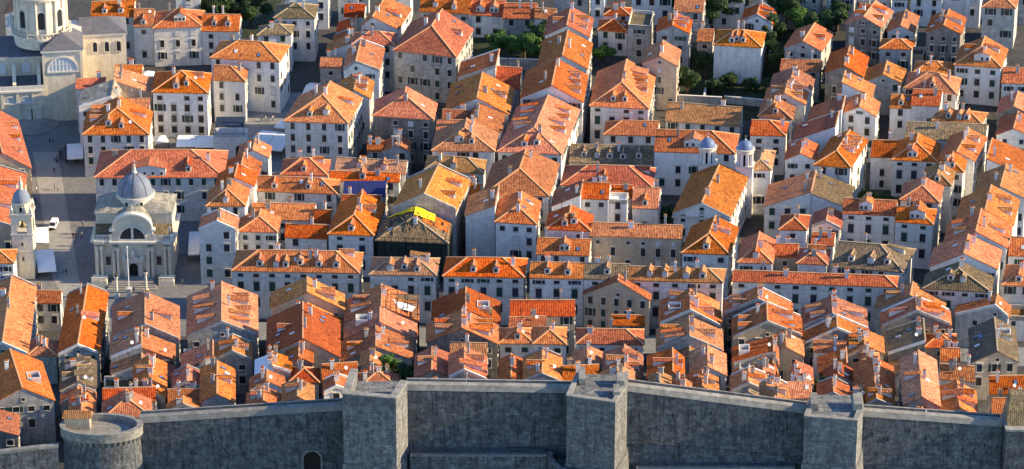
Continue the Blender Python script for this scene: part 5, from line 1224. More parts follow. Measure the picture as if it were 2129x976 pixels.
for wx, wz, sd in ((9.98, 4, 0),):
    for yy in (4, 8.5, 13): put_window(ch, 1.2, 2.2, 'dark', (10.02, yy, 4.5), math.pi / 2)
for lx, ly, lz, lab in ((-9.6, -.65, 12.8, 'left'), (9.6, -.65, 12.8, 'right')):
    st = make_figure('statue', 2.3, TRIM, 2); st.parent = ch; st.location = (lx, ly, lz)
st = make_figure('statue', 2.4, TRIM, 2); st.parent = ch; st.location = (0, -.4, 18.6)
for i in range(6):
    m = MB(); w = 6.4 - i * .35; m.box(-w, w, -7.2 + i * .95, -.9, .02 + i * .22, .24 + i * .22); m.build('step', PAVE2, ch)
m = MB()
for sx in (-1, 1):
    a, b = sorted((sx * 6.6, sx * 10.6))
    m.box(a, b, -4.8, -.6, 0, 1.5); m.box(a, b, -4.8, -4.5, 2.3, 2.5)
    for k in range(12): xx = a + (b - a) * (k + .5) / 12; m.lathe(xx, -4.65, [(.09, 1.5), (.14, 1.8), (.09, 2.3)], 6)
m.build('terrace', CHURCH, ch)
# flag mast and column in front of the church
root = empty('flagpole', (-97.4, 4.4, 0)); tag(root, 'tall white flag mast on a stone pedestal in front of the domed church', 'flagpole')
m = MB(); m.lathe(0, 0, [(.13, 1), (.11, 8), (.07, 14.2)], 8); m.lathe(0, 0, [(.16, 14.2), (.16, 14.5)], 8); m.build('mast', plain_mat('white_paint', (.8, .8, .8), .4), root)
m = MB(); m.box(-.9, .9, -.9, .9, 0, .4); m.box(-.55, .55, -.55, .55, .4, 2.6); m.box(-.7, .7, -.7, .7, 2.6, 2.9); m.build('pedestal', TRIM, root)
for x, y, lab in ((-100.6, 5, 'slim stone lamp column left of the flag mast by the church steps'), (-93.4, 8, 'slim stone lamp column right of the flag mast by the church steps')):
    root = empty('lamp_column', (x, y, 0)); tag(root, lab, 'column', 'lamp columns by the church steps')
    m = MB(); m.box(-.6, .6, -.6, .6, 0, .9); m.lathe(0, 0, [(.34, .9), (.3, 5.2), (.5, 5.4), (.5, 5.7)], 12); m.build('shaft', TRIM, root)
    m = MB(); m.lathe(0, 0, [(.22, 5.7), (.36, 6.3), (.1, 6.8)], 6); m.build('lantern', IRON, root)

# ---------------------------------------------------------------- bell tower
bt = empty('bell_tower', (-125.6, 19.3, 0)); tag(bt, 'slim square stone bell tower with an open arch and small grey cupola', 'bell tower')
m = MB(); m.box(-2.7, 2.7, -2.7, 2.7, -.5, 12.6)
for sx in (-1, 1):
    for sy in (-1, 1): m.box(min(sx * 2.7, sx * 1.3), max(sx * 2.7, sx * 1.3), min(sy * 2.7, sy * 1.3), max(sy * 2.7, sy * 1.3), 12.6, 16.4)
m.box(-2.7, 2.7, -2.7, 2.7, 16.4, 17.6); m.build('shaft', CHURCH, bt)
m = MB(); m.box(-2.95, 2.95, -2.95, 2.95, 12.3, 12.65); m.box(-3.0, 3.0, -3.0, 3.0, 17.6, 18.1); m.box(-2.85, 2.85, -2.85, 2.85, 7.6, 7.8)
for sgn in (-1, 1):                                            # arch heads
    for q in range(8):
        t0, t1 = math.pi * q / 8, math.pi * (q + 1) / 8
        for ax in (0, 1):
            a = (-1.3 * math.cos(t0), 15 + 1.3 * math.sin(t0)); b = (-1.3 * math.cos(t1), 15 + 1.3 * math.sin(t1))
            pts = [(a[0], a[1]), (b[0], b[1]), (b[0], 16.42), (a[0], 16.42)]
            fr = lambda x, z, d: (x, sgn * d, z) if ax == 0 else (sgn * d, x, z)
            m.solid([fr(x, z, 2.69) for x, z in pts], [fr(x, z, 1.9) for x, z in pts])
m.build('moulding', TRIM, bt)
for z in (5.2, 9.2): put_window(bt, .5, 1.1, 'dark', (0, -2.71, z), 0)
m = MB(); m.lathe(0, 0, [(.75, 13.6), (.7, 13.9), (.5, 14.6), (.35, 15.0), (.1, 15.1)], 14); m.bar((-1.4, 0, 15.2), (1.4, 0, 15.2), .2, .2); m.build('bell', plain_mat('bronze', (.20, .15, .06), .5, .2, 2, .8), bt)
m = MB(); m.lathe(0, 0, [(2.45, 18.1), (2.45, 20.4), (2.7, 20.4), (2.7, 20.8), (2.3, 20.8)], 8, 0, True, math.pi / 8); m.build('drum', CHURCH, bt)
for k in range(4):
    a = -math.pi / 2 + k * math.pi / 2; arched_window(bt, .8, 1.5, (math.cos(a) * 2.28, math.sin(a) * 2.28, 18.5), a + math.pi / 2, 'drum_window', False, .15)
m = MB(); m.lathe(0, 0, [(2.35 * math.cos(math.pi / 2 * k / 10), 20.8 + 3.2 * math.sin(math.pi / 2 * k / 10)) for k in range(10)] + [(.45, 24.0)], 24); m.build('cupola', DOME, bt, smooth=True)
m = MB(); m.lathe(0, 0, [(.5, 23.9), (.5, 25.4), (.7, 25.5), (.3, 26.2), (.1, 27)], 8); m.lathe(0, 0, [(.04, 26.9), (.22, 27.3), (.04, 27.6)], 8); m.build('finial', TRIM, bt)
for sx in (-1, 1):
    for sy in (-1, 1):
        mb = MB(); mb.box(sx * 2.4 - .4, sx * 2.4 + .4, sy * 2.4 - .4, sy * 2.4 + .4, 18.1, 19.3); mb.lathe(sx * 2.4, sy * 2.4, [(.4, 19.3), (.3, 19.8), (.05, 20.6)], 8); mb.build('pinnacle', TRIM, bt)

# ---------------------------------------------------------------- cathedral
ca = empty('cathedral', (-133, 127, 0), R(8)); tag(ca, 'pale cathedral with lead roofs, tall drum and a big half round window', 'cathedral')
m = MB(); m.box(-.3, 11, 0, 24, -.5, 21); m.box(-.35, .35, -.25, 0, 0, 20.4); m.box(10.3, 11.05, -.25, 0, 0, 20.4); m.box(-30, -.3, 6, 22, -.5, 17.5); m.box(-30, -.3, -.4, 6, -.5, 9.6)
m.box(11, 24, 16, 29, -.5, 19.6)
for x in (-3.4, -7.8, -12.2, -16.6): m.box(x - .45, x + .45, -.9, -.4, 0, 9.6)
m.build('wall', CHURCH, ca)
m = MB(); m.box(-.7, 11.4, -.55, 24.2, 21, 21.6); m.box(-30, -.7, 5.5, 22, 17.5, 18); m.box(-30, -.3, -1.1, 6, 9.6, 10.1); m.box(-30, -.3, -.7, -.4, 10.1, 11.4); m.box(11, 24.4, 15.6, 29.3, 19.6, 20.1); m.build('cornice', TRIM, ca)
def cath_roof(x0, x1, y0, y1, z, rise, hipf, axis='y'):
    m = MB()
    if axis == 'y':
        c = (x0 + x1) / 2; f = y0 + (x1 - x0) / 2 if hipf else y0
        R0, R1 = (c, f, z + rise), (c, y1, z + rise)
        m.poly([(x0, y1, z), (x0, y0, z), R0, R1]); m.poly([(x1, y0, z), (x1, y1, z), R1, R0]); m.poly([(x0, y0, z), (x1, y0, z), R0]); m.poly([(x1, y1, z), (x0, y1, z), R1])
    else:
        c = (y0 + y1) / 2; f = x1 - (y1 - y0) / 2 * .8 if hipf else x1
        R0, R1 = (x0, c, z + rise), (f, c, z + rise)
        m.poly([(x0, y0, z), (x1, y0, z), R1, R0]); m.poly([(x1, y1, z), (x0, y1, z), R0, R1]); m.poly([(x1, y0, z), (x1, y1, z), R1]); m.poly([(x0, y1, z), (x0, y0, z), R0])
    m.build('roof', LEAD, ca)
cath_roof(-.8, 11.5, -.6, 14, 21.6, 3.4, True)
cath_roof(-30, -.5, 5.4, 22, 18, 3.6, False, 'x')
cath_roof(10.8, 24.5, 15.5, 29.4, 20.1, 3.0, True, 'x')
m = MB(); m.solid([(-30, -.3, 10.1), (-.4, -.3, 10.1), (-.4, 6, 10.1), (-30, 6, 10.1)], [(-30, 1, 10.6), (-.4, 1, 10.6), (-.4, 6, 12.2), (-30, 6, 12.2)]); m.build('aisle_roof', LEAD, ca)
lunette(ca, 8.2, (5.35, -.05, 15.2), 8, pane=PANE_PALE)
for x in (-5.6, -10, -14.4): lunette(ca, 3.6, (x, -.45, 6.3), 4, pane=PANE_PALE)
for x in (-5, -12, -19): arched_window(ca, 2.3, 3.4, (x, 5.95, 13.0), pane=PANE_PALE)
for k in range(3): arched_window(ca, 1.2, 3, (15 + k * 3.4, 15.95, 14.6), 0, bars=False)
for x in (-1.5, -8.5, -15.5):
    m = MB(); m.solid([(x - .5, .2, 10.2), (x - .5, 6, 10.2), (x - .5, 6, 16.4), (x - .5, 4.2, 15.6), (x - .5, 1.6, 12.2), (x - .5, .2, 11.6)], [(x + .5, .2, 10.2), (x + .5, 6, 10.2), (x + .5, 6, 16.4), (x + .5, 4.2, 15.6), (x + .5, 1.6, 12.2), (x + .5, .2, 11.6)]); m.build('buttress', CHURCH, ca)
m = MB(); m.box(-5.9, -4.2, -1.0, -.4, 0, 4.6); m.box(-3.0, -1.3, -1.0, -.4, 0, 4.6); m.box(-6.2, -1.0, -1.3, -.4, 4.6, 5.2); m.build('portal', TRIM, ca)
m = MB(); m.box(-4.2, -3.0, -.5, -.39, 0, 4.3); m.build('door', DARK, ca)
m = MB(); m.lathe(0, 12.5, [(7.9, 20), (7.9, 22.6), (8.6, 22.8), (8.6, 23.6), (7.2, 23.6), (7.2, 34.2), (7.9, 34.4), (8.0, 35.2), (7.3, 35.4)], 40)
for k in range(16): a = 2 * math.pi * (k + .5) / 16; m.lathe(7.35 * math.cos(a), 12.5 + 7.35 * math.sin(a), [(.5, 23.6), (.42, 33.6), (.6, 34.2)], 8)
m.build('drum', CHURCH, ca)
for k in range(8): a = -math.pi / 2 + k * math.pi / 4; arched_window(ca, 2, 5.2, (math.cos(a) * 7.22, 12.5 + math.sin(a) * 7.22, 26), a + math.pi / 2, 'drum_window', False, .4)
m = MB()
for k in range(48): a = 2 * math.pi * k / 48; m.lathe(8.4 * math.cos(a), 12.5 + 8.4 * math.sin(a), [(.12, 23.6), (.2, 24.1), (.1, 24.6)], 6)
m.lathe(0, 12.5, [(8.2, 24.6), (8.6, 24.6), (8.6, 24.85), (8.2, 24.85)], 40, 0, False); m.build('balustrade', TRIM, ca)
m = MB(); m.lathe(0, 12.5, [(7.4 * math.cos(math.pi / 2 * k / 12), 35.4 + 8 * math.sin(math.pi / 2 * k / 12)) for k in range(12)] + [(.6, 43.4)], 40); m.build('dome', DOME, ca, smooth=True)
m = MB()
for i in range(5): w = 8.5 - i * .9; m.lathe(-5, -.9, [(w, i * .24), (w, i * .24 + .26)], 28)
m.build('steps', PAVE2, ca)

# ---------------------------------------------------------------- twin turreted church: pediment, oculus, turrets
h = SPECIAL['church']; W, L, pt = h.W, h.L, h.pt
m = MB()
m.solid([pt(-.4, -.5, -1.5), pt(W + .4, -.5, -1.5), pt(W + .4, 0, -1.5), pt(-.4, 0, -1.5)], [pt(-.4, -.5, -.9), pt(W + .4, -.5, -.9), pt(W + .4, 0, -.9), pt(-.4, 0, -.9)])
for a0, a1 in ((-.3, W / 2), (W + .3, W / 2)):
    z0 = h.zr(max(0, min(W, a0)), 0) - .75; z1 = h.rise - .6
    m.solid([pt(a0, -.4, z0), pt(a1, -.4, z1), pt(a1, -.4, z1 + .5), pt(a0, -.4, z0 + .5)], [pt(a0, 0, z0), pt(a1, 0, z1), pt(a1, 0, z1 + .5), pt(a0, 0, z0 + .5)])
for a in (.5, W - .5): m.solid([pt(a - .45, -.25, -12), pt(a + .45, -.25, -12), pt(a + .45, 0, -12), pt(a - .45, 0, -12)], [pt(a - .45, -.25, -1.5), pt(a + .45, -.25, -1.5), pt(a + .45, 0, -1.5), pt(a - .45, 0, -1.5)])
m.build('pediment', TRIM, h.root)
m = MB(); c = pt(W / 2, -.03, h.rise * .38); n = 18
m.poly([c + h.U * (.62 * math.cos(2 * math.pi * k / n)) + Vector((0, 0, .62 * math.sin(2 * math.pi * k / n))) for k in range(n)], 1)
for k in range(n):
    f = lambda q, r, y: c + h.U * (r * math.cos(2 * math.pi * q / n)) - h.V * y + Vector((0, 0, r * math.sin(2 * math.pi * q / n)))
    m.solid([f(k, .62, .2), f(k + 1, .62, .2), f(k + 1, .9, .2), f(k, .9, .2)], [f(k, .62, -.02), f(k + 1, .62, -.02), f(k + 1, .9, -.02), f(k, .9, -.02)], 0)
m.build('round_window', [TRIM, DARK], h.root)
for a in (.24 * W, .93 * W):
    p = pt(a, L + 2.3, 0); zb = -p.z - 0 if False else -(h.zE - h.zG)
    t = empty('turret', p, math.atan2(h.U.y, h.U.x)); t.parent = h.root
    m = MB(); m.box(-2.2, 2.2, -2.1, 2.1, -12.5, 2.4, 0); m.box(-2.45, 2.45, -2.3, 2.3, 2.4, 2.8, 1)
    for k in range(8):
        aa = math.pi / 8 + k * math.pi / 4; m.box(1.85 * math.cos(aa) - .38, 1.85 * math.cos(aa) + .38, 1.85 * math.sin(aa) - .38, 1.85 * math.sin(aa) + .38, 2.8, 6.3, 0)
    m.lathe(0, 0, [(1.5, 2.8), (1.5, 6.2)], 8, 2, True, math.pi / 8)
    m.lathe(0, 0, [(2.35, 6.2), (2.35, 7.0), (2.6, 7.0), (2.6, 7.35), (2.0, 7.35)], 24, 1)
    o = m.build('belfry', [WALL['W'], TRIM, DARK], t)
    m = MB(); m.lathe(0, 0, [(2.0 * math.cos(math.pi / 2 * k / 10), 7.35 + 2.2 * math.sin(math.pi / 2 * k / 10)) for k in range(10)] + [(.15, 9.55)], 28); m.build('dome', DOMEBLUE, t, smooth=True)
    m = MB(); m.lathe(0, 0, [(.15, 9.5), (.3, 9.8), (.1, 10.1)], 10); m.bar((0, 0, 10), (0, 0, 11), .1, .1); m.bar((-.3, 0, 10.7), (.3, 0, 10.7), .1, .1); m.build('cross', TRIM, t)

# ---------------------------------------------------------------- ruined house: tarpaulin, debris, netting
h = SPECIAL['ruin']; W, L, pt, zr = h.W, h.L, h.pt, h.zr
rnd = random.Random(5)
for k in range(46):
    a, b = rnd.uniform(1, W - 1), rnd.uniform(.6, L * .7); z = zr(a, b)
    gx = (zr(a + .2, b) - zr(a - .2, b)) / .4; gy = (zr(a, b + .2) - zr(a, b - .2)) / .4
    t = rnd.uniform(-1, 1) * .9 + math.pi / 2; da, db = math.cos(t) * rnd.uniform(.8, 2.6), math.sin(t) * rnd.uniform(.8, 2.6)
    m = MB(); m.bar(pt(a, b, z + .15), pt(a + da, b + db, z + gx * da + gy * db + rnd.uniform(.1, .7)), .22, .18); m.build('roof_beam', WOOD if k % 3 else IRON, h.root)
m = MB()
for sx in (0, 1):
    e = -.35 if sx == 0 else W + .35
    for q in range(10):
        a0 = W * q / 10; m.bar(pt(a0 + .2, -.35, -11), pt(a0 + .2, -.35, .9), .1, .1)
        if sx == 1: m.bar(pt(W + .35, L * q / 10, -11), pt(W + .35, L * q / 10, .9), .1, .1)
for zz in (-8, -5.5, -3, -.5, .8): m.bar(pt(0, -.35, zz), pt(W, -.35, zz), .1, .1); m.bar(pt(W + .35, 0, zz), pt(W + .35, L, zz), .1, .1)
m.build('scaffold_frame', IRON, h.root)
m = MB()                                                        # patch of new clay tiles on the sunny slope
def patch(mb, a0, a1, b0, b1, up, na, nb, mi=0, jag=0.0, th=.1):
    for i in range(na):
        for j in range(nb):
            q = [(a0 + (a1 - a0) * (i + x) / na, b0 + (b1 - b0) * (j + y) / nb) for x, y in ((0, 0), (1, 0), (1, 1), (0, 1))]
            f = lambda a, b: up + jag * .25 * math.sin(a * 2.1 + b * 1.7)
            mb.solid([pt(a, b, zr(a, b) + f(a, b)) for a, b in q], [pt(a, b, zr(a, b) + f(a, b) + th) for a, b in q], mi)
patch(m, W * .62, W - .3, L * .45, L - .1, .05, 6, 4, 0, .2); m.build('tile_patch', ROOF['P'], h.root)
ty = empty('tarpaulin', tuple(Vector(pt(W / 2, L, h.rise)) + h.org)); tag(ty, 'bright yellow tarpaulin folded over the ridge of the half collapsed house', 'tarpaulin')
sh = Vector(pt(W / 2, L, h.rise))
def ptt(a, b, z): return pt(a, b, z) - sh
m = MB()
na = 12
for (a0, a1, w) in ((W * .09, W * .5, 1), (W * .5, W * .78, 2)):
    for i in range(na):
        for j in range(4):
            q = []
            for x, y in ((0, 0), (1, 0), (1, 1), (0, 1)):
                a = a0 + (a1 - a0) * (i + x) / na
                bb0 = L * (.74 if w == 1 else .56 + .1 * (a - a0) / (a1 - a0)); bb0 += (.22 * L * (1 - (a - W * .09) / (W * .41)) if w == 1 else 0)
                b = bb0 + (L + .2 - bb0) * (j + y) / 4
                q.append((a, b))
            g = lambda a, b: .35 + .1 * math.sin(a * 1.9) + .08 * math.sin(b * 2.7 + a)
            m.solid([ptt(a, b, zr(a, min(b, L)) + g(a, b)) for a, b in q], [ptt(a, b, zr(a, min(b, L)) + g(a, b) + .05) for a, b in q])
m.build('sheet', YELLOW, ty)

# chapel bell gable
h = SPECIAL['chapel']; pt = h.pt
m = MB(); c = h.W / 2
for a0, a1, z0, z1 in ((c - 1, c - .45, h.rise - .6, h.rise + 2.2), (c + .45, c + 1, h.rise - .6, h.rise + 2.2), (c - 1.15, c + 1.15, h.rise + 2.2, h.rise + 2.6)):
    m.solid([pt(a0, -.1, z0), pt(a1, -.1, z0), pt(a1, .6, z0), pt(a0, .6, z0)], [pt(a0, -.1, z1), pt(a1, -.1, z1), pt(a1, .6, z1), pt(a0, .6, z1)])
m.bar(pt(c, .25, h.rise + 2.5), pt(c, .25, h.rise + 4), .18, .18); m.bar(pt(c - .5, .25, h.rise + 3.4), pt(c + .5, .25, h.rise + 3.4), .18, .18); m.build('bell_gable', TRIM, h.root)
m = MB(); p = pt(c, .2, h.rise + .9); m.lathe(p.x, p.y, [(.35, p.z), (.3, p.z + .3), (.1, p.z + .7)], 10); m.build('bell', IRON, h.root)

# ---------------------------------------------------------------- trees and plants
def leaf_cloud(rnd, lobes, count, size):
    m = MB()
    tot = sum(l[3] ** 2 for l in lobes)
    for (lx, ly, lz, lr) in lobes:
        for k in range(int(count * lr * lr / tot)):
            d = Vector((rnd.gauss(0, 1), rnd.gauss(0, 1), rnd.gauss(0, 1))).normalized()
            rr = lr * (rnd.random() ** .38) * rnd.uniform(.75, 1.12)
            c = Vector((lx, ly, lz)) + Vector((d.x, d.y, d.z * .85)) * rr
            n = (d + Vector((rnd.uniform(-.8, .8), rnd.uniform(-.8, .8), rnd.uniform(-.3, .9)))).normalized()
            u = n.orthogonal().normalized(); u = Matrix.Rotation(rnd.uniform(0, 6.28), 3, n) @ u; w = n.cross(u)
            s = size * rnd.uniform(.6, 1.35)
            m.poly([c + u * s, c + w * s * .55, c - u * s, c - w * s * .55], 0)
    return m
def tree(x, y, h, r, label, mat=LEAF, seed=0, name='tree', conic=False, group='trees in the town gardens'):
    if not conic and y > 110: r *= 1.15
    rnd = random.Random(seed); z = ground(x, y)
    root = empty(name, (x, y, z)); tag(root, label, 'tree', group)
    m = MB(); tips = []
    m.lathe(0, 0, [(r * .09 + .12, -.3), (r * .06 + .08, h * .35), (r * .035 + .04, h * .6)], 8)
    lobes = []
    if conic:
        for k in range(7): f = k / 6; lobes.append((rnd.uniform(-.2, .2), rnd.uniform(-.2, .2), h * (.16 + .8 * f), r * (1.05 - .9 * f)))
    else:
        for k in range(13):
            a = k * 2.4 + rnd.uniform(-.5, .5); q = r * rnd.uniform(.3, .95)
            p = (q * math.cos(a), q * math.sin(a), h * rnd.uniform(.42, .95)); lobes.append((*p, r * rnd.uniform(.22, .5)))
            m.bar((0, 0, h * .33), p, .14, .14)
        lobes.append((0, 0, h * .78, r * .6))
    m.build('trunk', BARK, root)
    leaf_cloud(rnd, lobes, int(2200 * r), .3).build('crown', mat, root)
    return root
tree(-3.5, 172, 7.5, 3.6, 'bright round tree in the walled garden below the white dormers, left one', LEAF2, 1)
tree(3.6, 170, 7.2, 4.0, 'bushy tree in the walled garden below the white dormers, right one', LEAF2, 2)
tree(27, 163.5, 5.5, 2.6, 'small round tree behind the white palace chimney', LEAF2, 3)
tree(50.5, 138.5, 8, 3.4, 'dark tree in the ruin garden beside the tan house', LEAF, 4)
tree(56.5, 151, 8, 2.8, 'shaded tree behind the little annex of the ruin garden', LEAF, 5)
tree(60, 186, 11, 4.6, 'big dark tree at the top, left of the white gable', LEAF, 6)
tree(53, 193, 11, 5.0, 'dark tree at the top edge, leftmost of the trees by white gable', LEAF, 31)
tree(82, 183, 11, 4.6, 'dark tree on the top edge between white gable and bright tree', LEAF, 32)
tree(8.5, 176, 8, 3.6, 'dark tree at the right end of the walled garden under the dormers', LEAF, 33)
tree(78.5, 153, 9, 3.4, 'dark tree low between ruin garden and grey gable', LEAF, 34)
tree(-98, 210, 10, 5, 'dark tree at the top left edge, leftmost of the group', LEAF, 35)
tree(66.5, 188, 12, 5.2, 'largest dark tree at the top beside the white gable', LEAF, 7)
tree(74.8, 160, 11, 3.4, 'tall dark tree rising between blank walled house and grey gable', LEAF, 8)
tree(76.5, 171, 11, 3.6, 'dark tree behind the grey garden gable, left side', LEAF, 9)
tree(85.5, 177, 9, 4.0, 'bright green tree behind the grey garden gable', LEAF2, 10)
tree(93, 172, 10, 4.2, 'dark tree right of the grey garden gable', LEAF, 11)
tree(97, 180, 10, 3.6, 'dark tree under the blue grey wall at the top', LEAF, 12)
tree(41.0, 51, 6, 2.4, 'shaded tree by the left side of the twin turreted church', LEAF, 13)
tree(98.8, 60, 6, 2.8, 'overgrown shrub tree in the dark courtyard on the right', LEAF, 14)
tree(95.5, 63.5, 5.5, 2.4, 'ivy clad shrub against the courtyard wall on the right', LEAF, 15)
tree(-89, 206, 10, 4.6, 'dark tree at the top left edge, left of the pair', LEAF, 16)
tree(-80, 207, 10, 4.6, 'dark tree at the top left edge, right of the pair', LEAF, 17)
tree(36, 99, 4.8, 2.2, 'small bright shrub tree in the white palace forecourt', LEAF2, 18)
tree(-28.8, -66.5, 9.5, 2.6, 'bright yellow green bush tree below the pale scaffolded roofs', LEAF2, 19)
tree(-24.5, -75.5, 8.5, 2.9, 'wide dark green tree behind the first square bastion', LEAF, 20)
tree(-29.6, -76.5, 8, 2.2, 'dark shrub left of the wide tree by the first bastion', LEAF, 22)
tree(-17.9, -75, 12, 2.3, 'pointed dark conifer among the roofs behind the tall curtain wall', LEAF3, 21, 'conifer', True)
tree(70.6, -79.5, 9, 1.7, 'narrow ivy bush filling the lane behind the third bastion', LEAF, 23)
for i, (x, y, h, r, lab) in enumerate(((63, 143, 4, 2.2, 'low shrub in front of the blank walled house, left'), (69, 141.5, 3.6, 2.0, 'low shrub in front of the blank walled house, right'), (74.5, 139, 4.2, 2.4, 'round shrub at the right corner of the ruin garden'), (58, 140, 4.4, 2.2, 'shrub in the middle of the ruin garden'), (-9.5, 165, 3.5, 2.0, 'low shrub at the left end of the walled garden under the dormers'), (8.2, 181, 5, 2.2, 'shrub at the back of the walled garden under the dormers'), (81.5, 158, 6, 2.8, 'dark shrub between the tall tree and grey garden gable'), (88.5, 147.5, 5, 2.2, 'dark shrub behind the stepped roof row'))):
    tree(x, y, h, r, lab, LEAF, 70 + i, 'shrub', group='shrubs in the town gardens')
for (ax, ay, bx, by, hh, lab) in ((46, 133, 60, 131, 3.2, 'low grey garden wall at the front of the ruin garden'), (61, 133.5, 76, 129.5, 2.2, 'broken garden wall right of the ruin garden front'), (55, 131.8, 56.5, 146, 2.4, 'cross wall dividing the ruin garden'), (-13.5, 163, 8.5, 161, 4.5, 'grey retaining wall in front of the walled garden with bright trees')):
    root = empty('garden_wall', (ax, ay, ground(ax, ay)), math.atan2(by - ay, bx - ax)); tag(root, lab, 'wall', 'garden walls')
    ln = math.hypot(bx - ax, by - ay); m = MB(); m.box(0, ln, -.25, .25, -.6, hh); m.build('masonry', WALL['G'], root)
    m = MB(); m.box(-.1, ln + .1, -.33, .33, hh, hh + .15); m.build('cap', WALL['P'], root)
def plant(x, y, z, r, label, mat, seed):
    rnd = random.Random(seed); root = empty('potted_plant', (x, y, z)); tag(root, label, 'plant', 'plants on the roof garden')
    m = MB(); m.lathe(0, 0, [(.35, 0), (.5, .6)], 10); m.build('pot', ROOF['O'], root)
    leaf_cloud(rnd, [(0, 0, .6 + r * .7, r), (r * .5, .2, .5 + r * .5, r * .7), (-r * .5, -.1, .5 + r * .5, r * .7)], 260, .26).build('foliage', mat, root)
for i, (dx, dy, r, lab, mt) in enumerate(((.8, 1.2, 1.0, 'leafy pot plant at the front left of the railed roof garden', LEAF2), (3.0, 1.0, .8, 'low pot plant at the front middle of the railed roof garden', LEAF), (6.2, 3.4, 1.3, 'tall bright pot plant at the right of the railed roof garden', LEAF2), (5.0, 1.4, .8, 'small pot plant at the front right of the railed roof garden', LEAF2), (2.0, 4.0, .8, 'pot plant by the rear rail of the roof garden', LEAF))):
    plant(-94.8 + dx, -76.6 + dy, 12.35, r, lab, mt, 50 + i)

# ---------------------------------------------------------------- market canopies and awnings
def canopy(x, y, w, d, rz, label, h=2.5, rise=.9, z=None, gable=False):
    root = empty('market_canopy', (x, y, z if z is not None else ground(x, y)), rz); tag(root, label, 'canopy', 'white canopies on the squares')
    m = MB(); a, b = w / 2, d / 2
    if gable:
        m.solid([(-a, -b, h), (a, -b, h), (a, b, h), (-a, b, h)], [(-a, -.03, h + rise), (a, -.03, h + rise), (a, .03, h + rise), (-a, .03, h + rise)])
    else:
        m.solid([(-a, -b, h), (a, -b, h), (a, b, h), (-a, b, h)], [(-a * .05, -b * .05, h + rise), (a * .05, -b * .05, h + rise), (a * .05, b * .05, h + rise), (-a * .05, b * .05, h + rise)])
    for s in (-1, 1): m.box(-a, a, s * b - .03, s * b + .03, h - .3, h); m.box(s * a - .03, s * a + .03, -b, b, h - .3, h)
    m.build('canvas', CANVAS, root)
    for sx in (-1, 1):
        for sy in (-1, 1): mb = MB(); mb.box(sx * (a - .1) - .05, sx * (a - .1) + .05, sy * (b - .1) - .05, sy * (b - .1) + .05, 0, h); mb.build('post', IRON, root)
    return root
canopy(-91.2, 106.2, 5.2, 8.4, 0, 'left half of the double white canopy below the hipped house', gable=True)
canopy(-85.9, 105.8, 5.2, 8.4, 0, 'right half of the double white canopy below the hipped house', gable=True)
canopy(-98.6, 107.5, 3.6, 4.6, .3, 'small tilted white canopy left of the double canopy')
canopy(-69.6, 107.6, 5.0, 12, -.25, 'long white canopy left of the square palace, left bay', gable=True)
canopy(-64.8, 105.6, 4.6, 13, -.25, 'long white canopy left of the square palace, right bay', gable=True)
canopy(-65, 119, 3, 6, -.3, 'narrow white canopy between white corner palace and square palace')
canopy(-58.2, 147, 3.4, 9, -.2, 'white strip canopy in the lane behind the square palace', gable=True)
canopy(-121.6, 98.5, 4.4, 11, .12, 'white awning over the cafe tables beside the corner house', gable=True)
canopy(-111.5, 160, 4, 4, .2, 'white parasol roof far left before the arched gateway')
canopy(-107, 159, 3.6, 3.6, 0, 'second white parasol right before the arched gateway')
canopy(-123.8, 39.5, 3.6, 10.5, .14, 'white awning right of the bell tower, upper one', gable=True)
canopy(-120.8, 23, 4.6, 14, .18, 'white awning right of the bell tower, lower one', gable=True)
canopy(-83.2, 34.3, 2.9, 15, .06, 'grey white canopy in the lane right of the domed church', gable=True)
canopy(-76.5, -3.0, 9, 5.6, 0, 'flat white canopy on the street right of the church steps', 3.6, .4)
# terrace awning on the white annex
root = empty('terrace_awning', (-78.5, 103, 9.2)); tag(root, 'dark blue awning over the terrace in front of the white annex', 'awning')
m = MB(); m.solid([(-4, -3.5, 0), (4, -3.5, 0), (4, 2, .9), (-4, 2, .9)], [(-4, -3.5, .08), (4, -3.5, .08), (4, 2, .98), (-4, 2, .98)]); m.build('canvas', SHUT_N, root)
for sx in (-3.8, 3.8): mb = MB(); mb.box(sx - .06, sx + .06, -3.4, -3.28, -2.6, 0); mb.build('post', IRON, root)
root = empty('terrace', (-78.5, 103, 0)); tag(root, 'stone terrace block with planted rail in front of the white annex', 'terrace')
m = MB(); m.box(-4.6, 4.6, -4, 3, 0, 6.4); m.build('base', WALL['P'], root)
m = MB()
for s in range(24): m.box(-4.5 + s * .39 - .03, -4.5 + s * .39 + .03, -3.95, -3.89, 6.4, 7.4)
m.box(-4.6, 4.6, -3.98, -3.86, 7.4, 7.5); m.build('railing', IRON, root)
arched_window(root, 2, 4, (2.6, -4.02, 0), 0, 'doorway', False, .3, DARK)

# roof garden rails, laundry sheet
root = empty('railing', (-91.2, -76.5, 13.2)); tag(root, 'white picket railing along the front of the roof garden', 'railing')
m = MB(); m.box(-3.5, 3.5, -.05, .05, .9, 1.02); m.box(-3.5, 3.5, -.04, .04, .45, .53)
for k in range(18): m.box(-3.5 + k * .41 - .04, -3.5 + k * .41 + .04, -.05, .05, 0, .9)
m.build('rails', plain_mat('white_rail_paint', (.8, .8, .8), .5), root)
root = empty('laundry_sheet', (-75.8, -52.6, 12.6)); tag(root, 'white and blue sheet hanging on a line across the lane', 'laundry')
m = MB()
for i in range(14):
    f = lambda k, d: (-2.6 + k * .37, .5 * math.sin(k * .8) * .2, -.05 * (k - 7) ** 2 * -.04 - d)
    m.solid([f(i, 1.1), f(i + 1, 1.1), f(i + 1, 0), f(i, 0)], [tuple(Vector(p) + Vector((0, .03, 0))) for p in (f(i, 1.1), f(i + 1, 1.1), f(i + 1, 0), f(i, 0))], 0 if i < 9 else 1)
m.build('cloth', [CANVAS, DOMEBLUE], root)
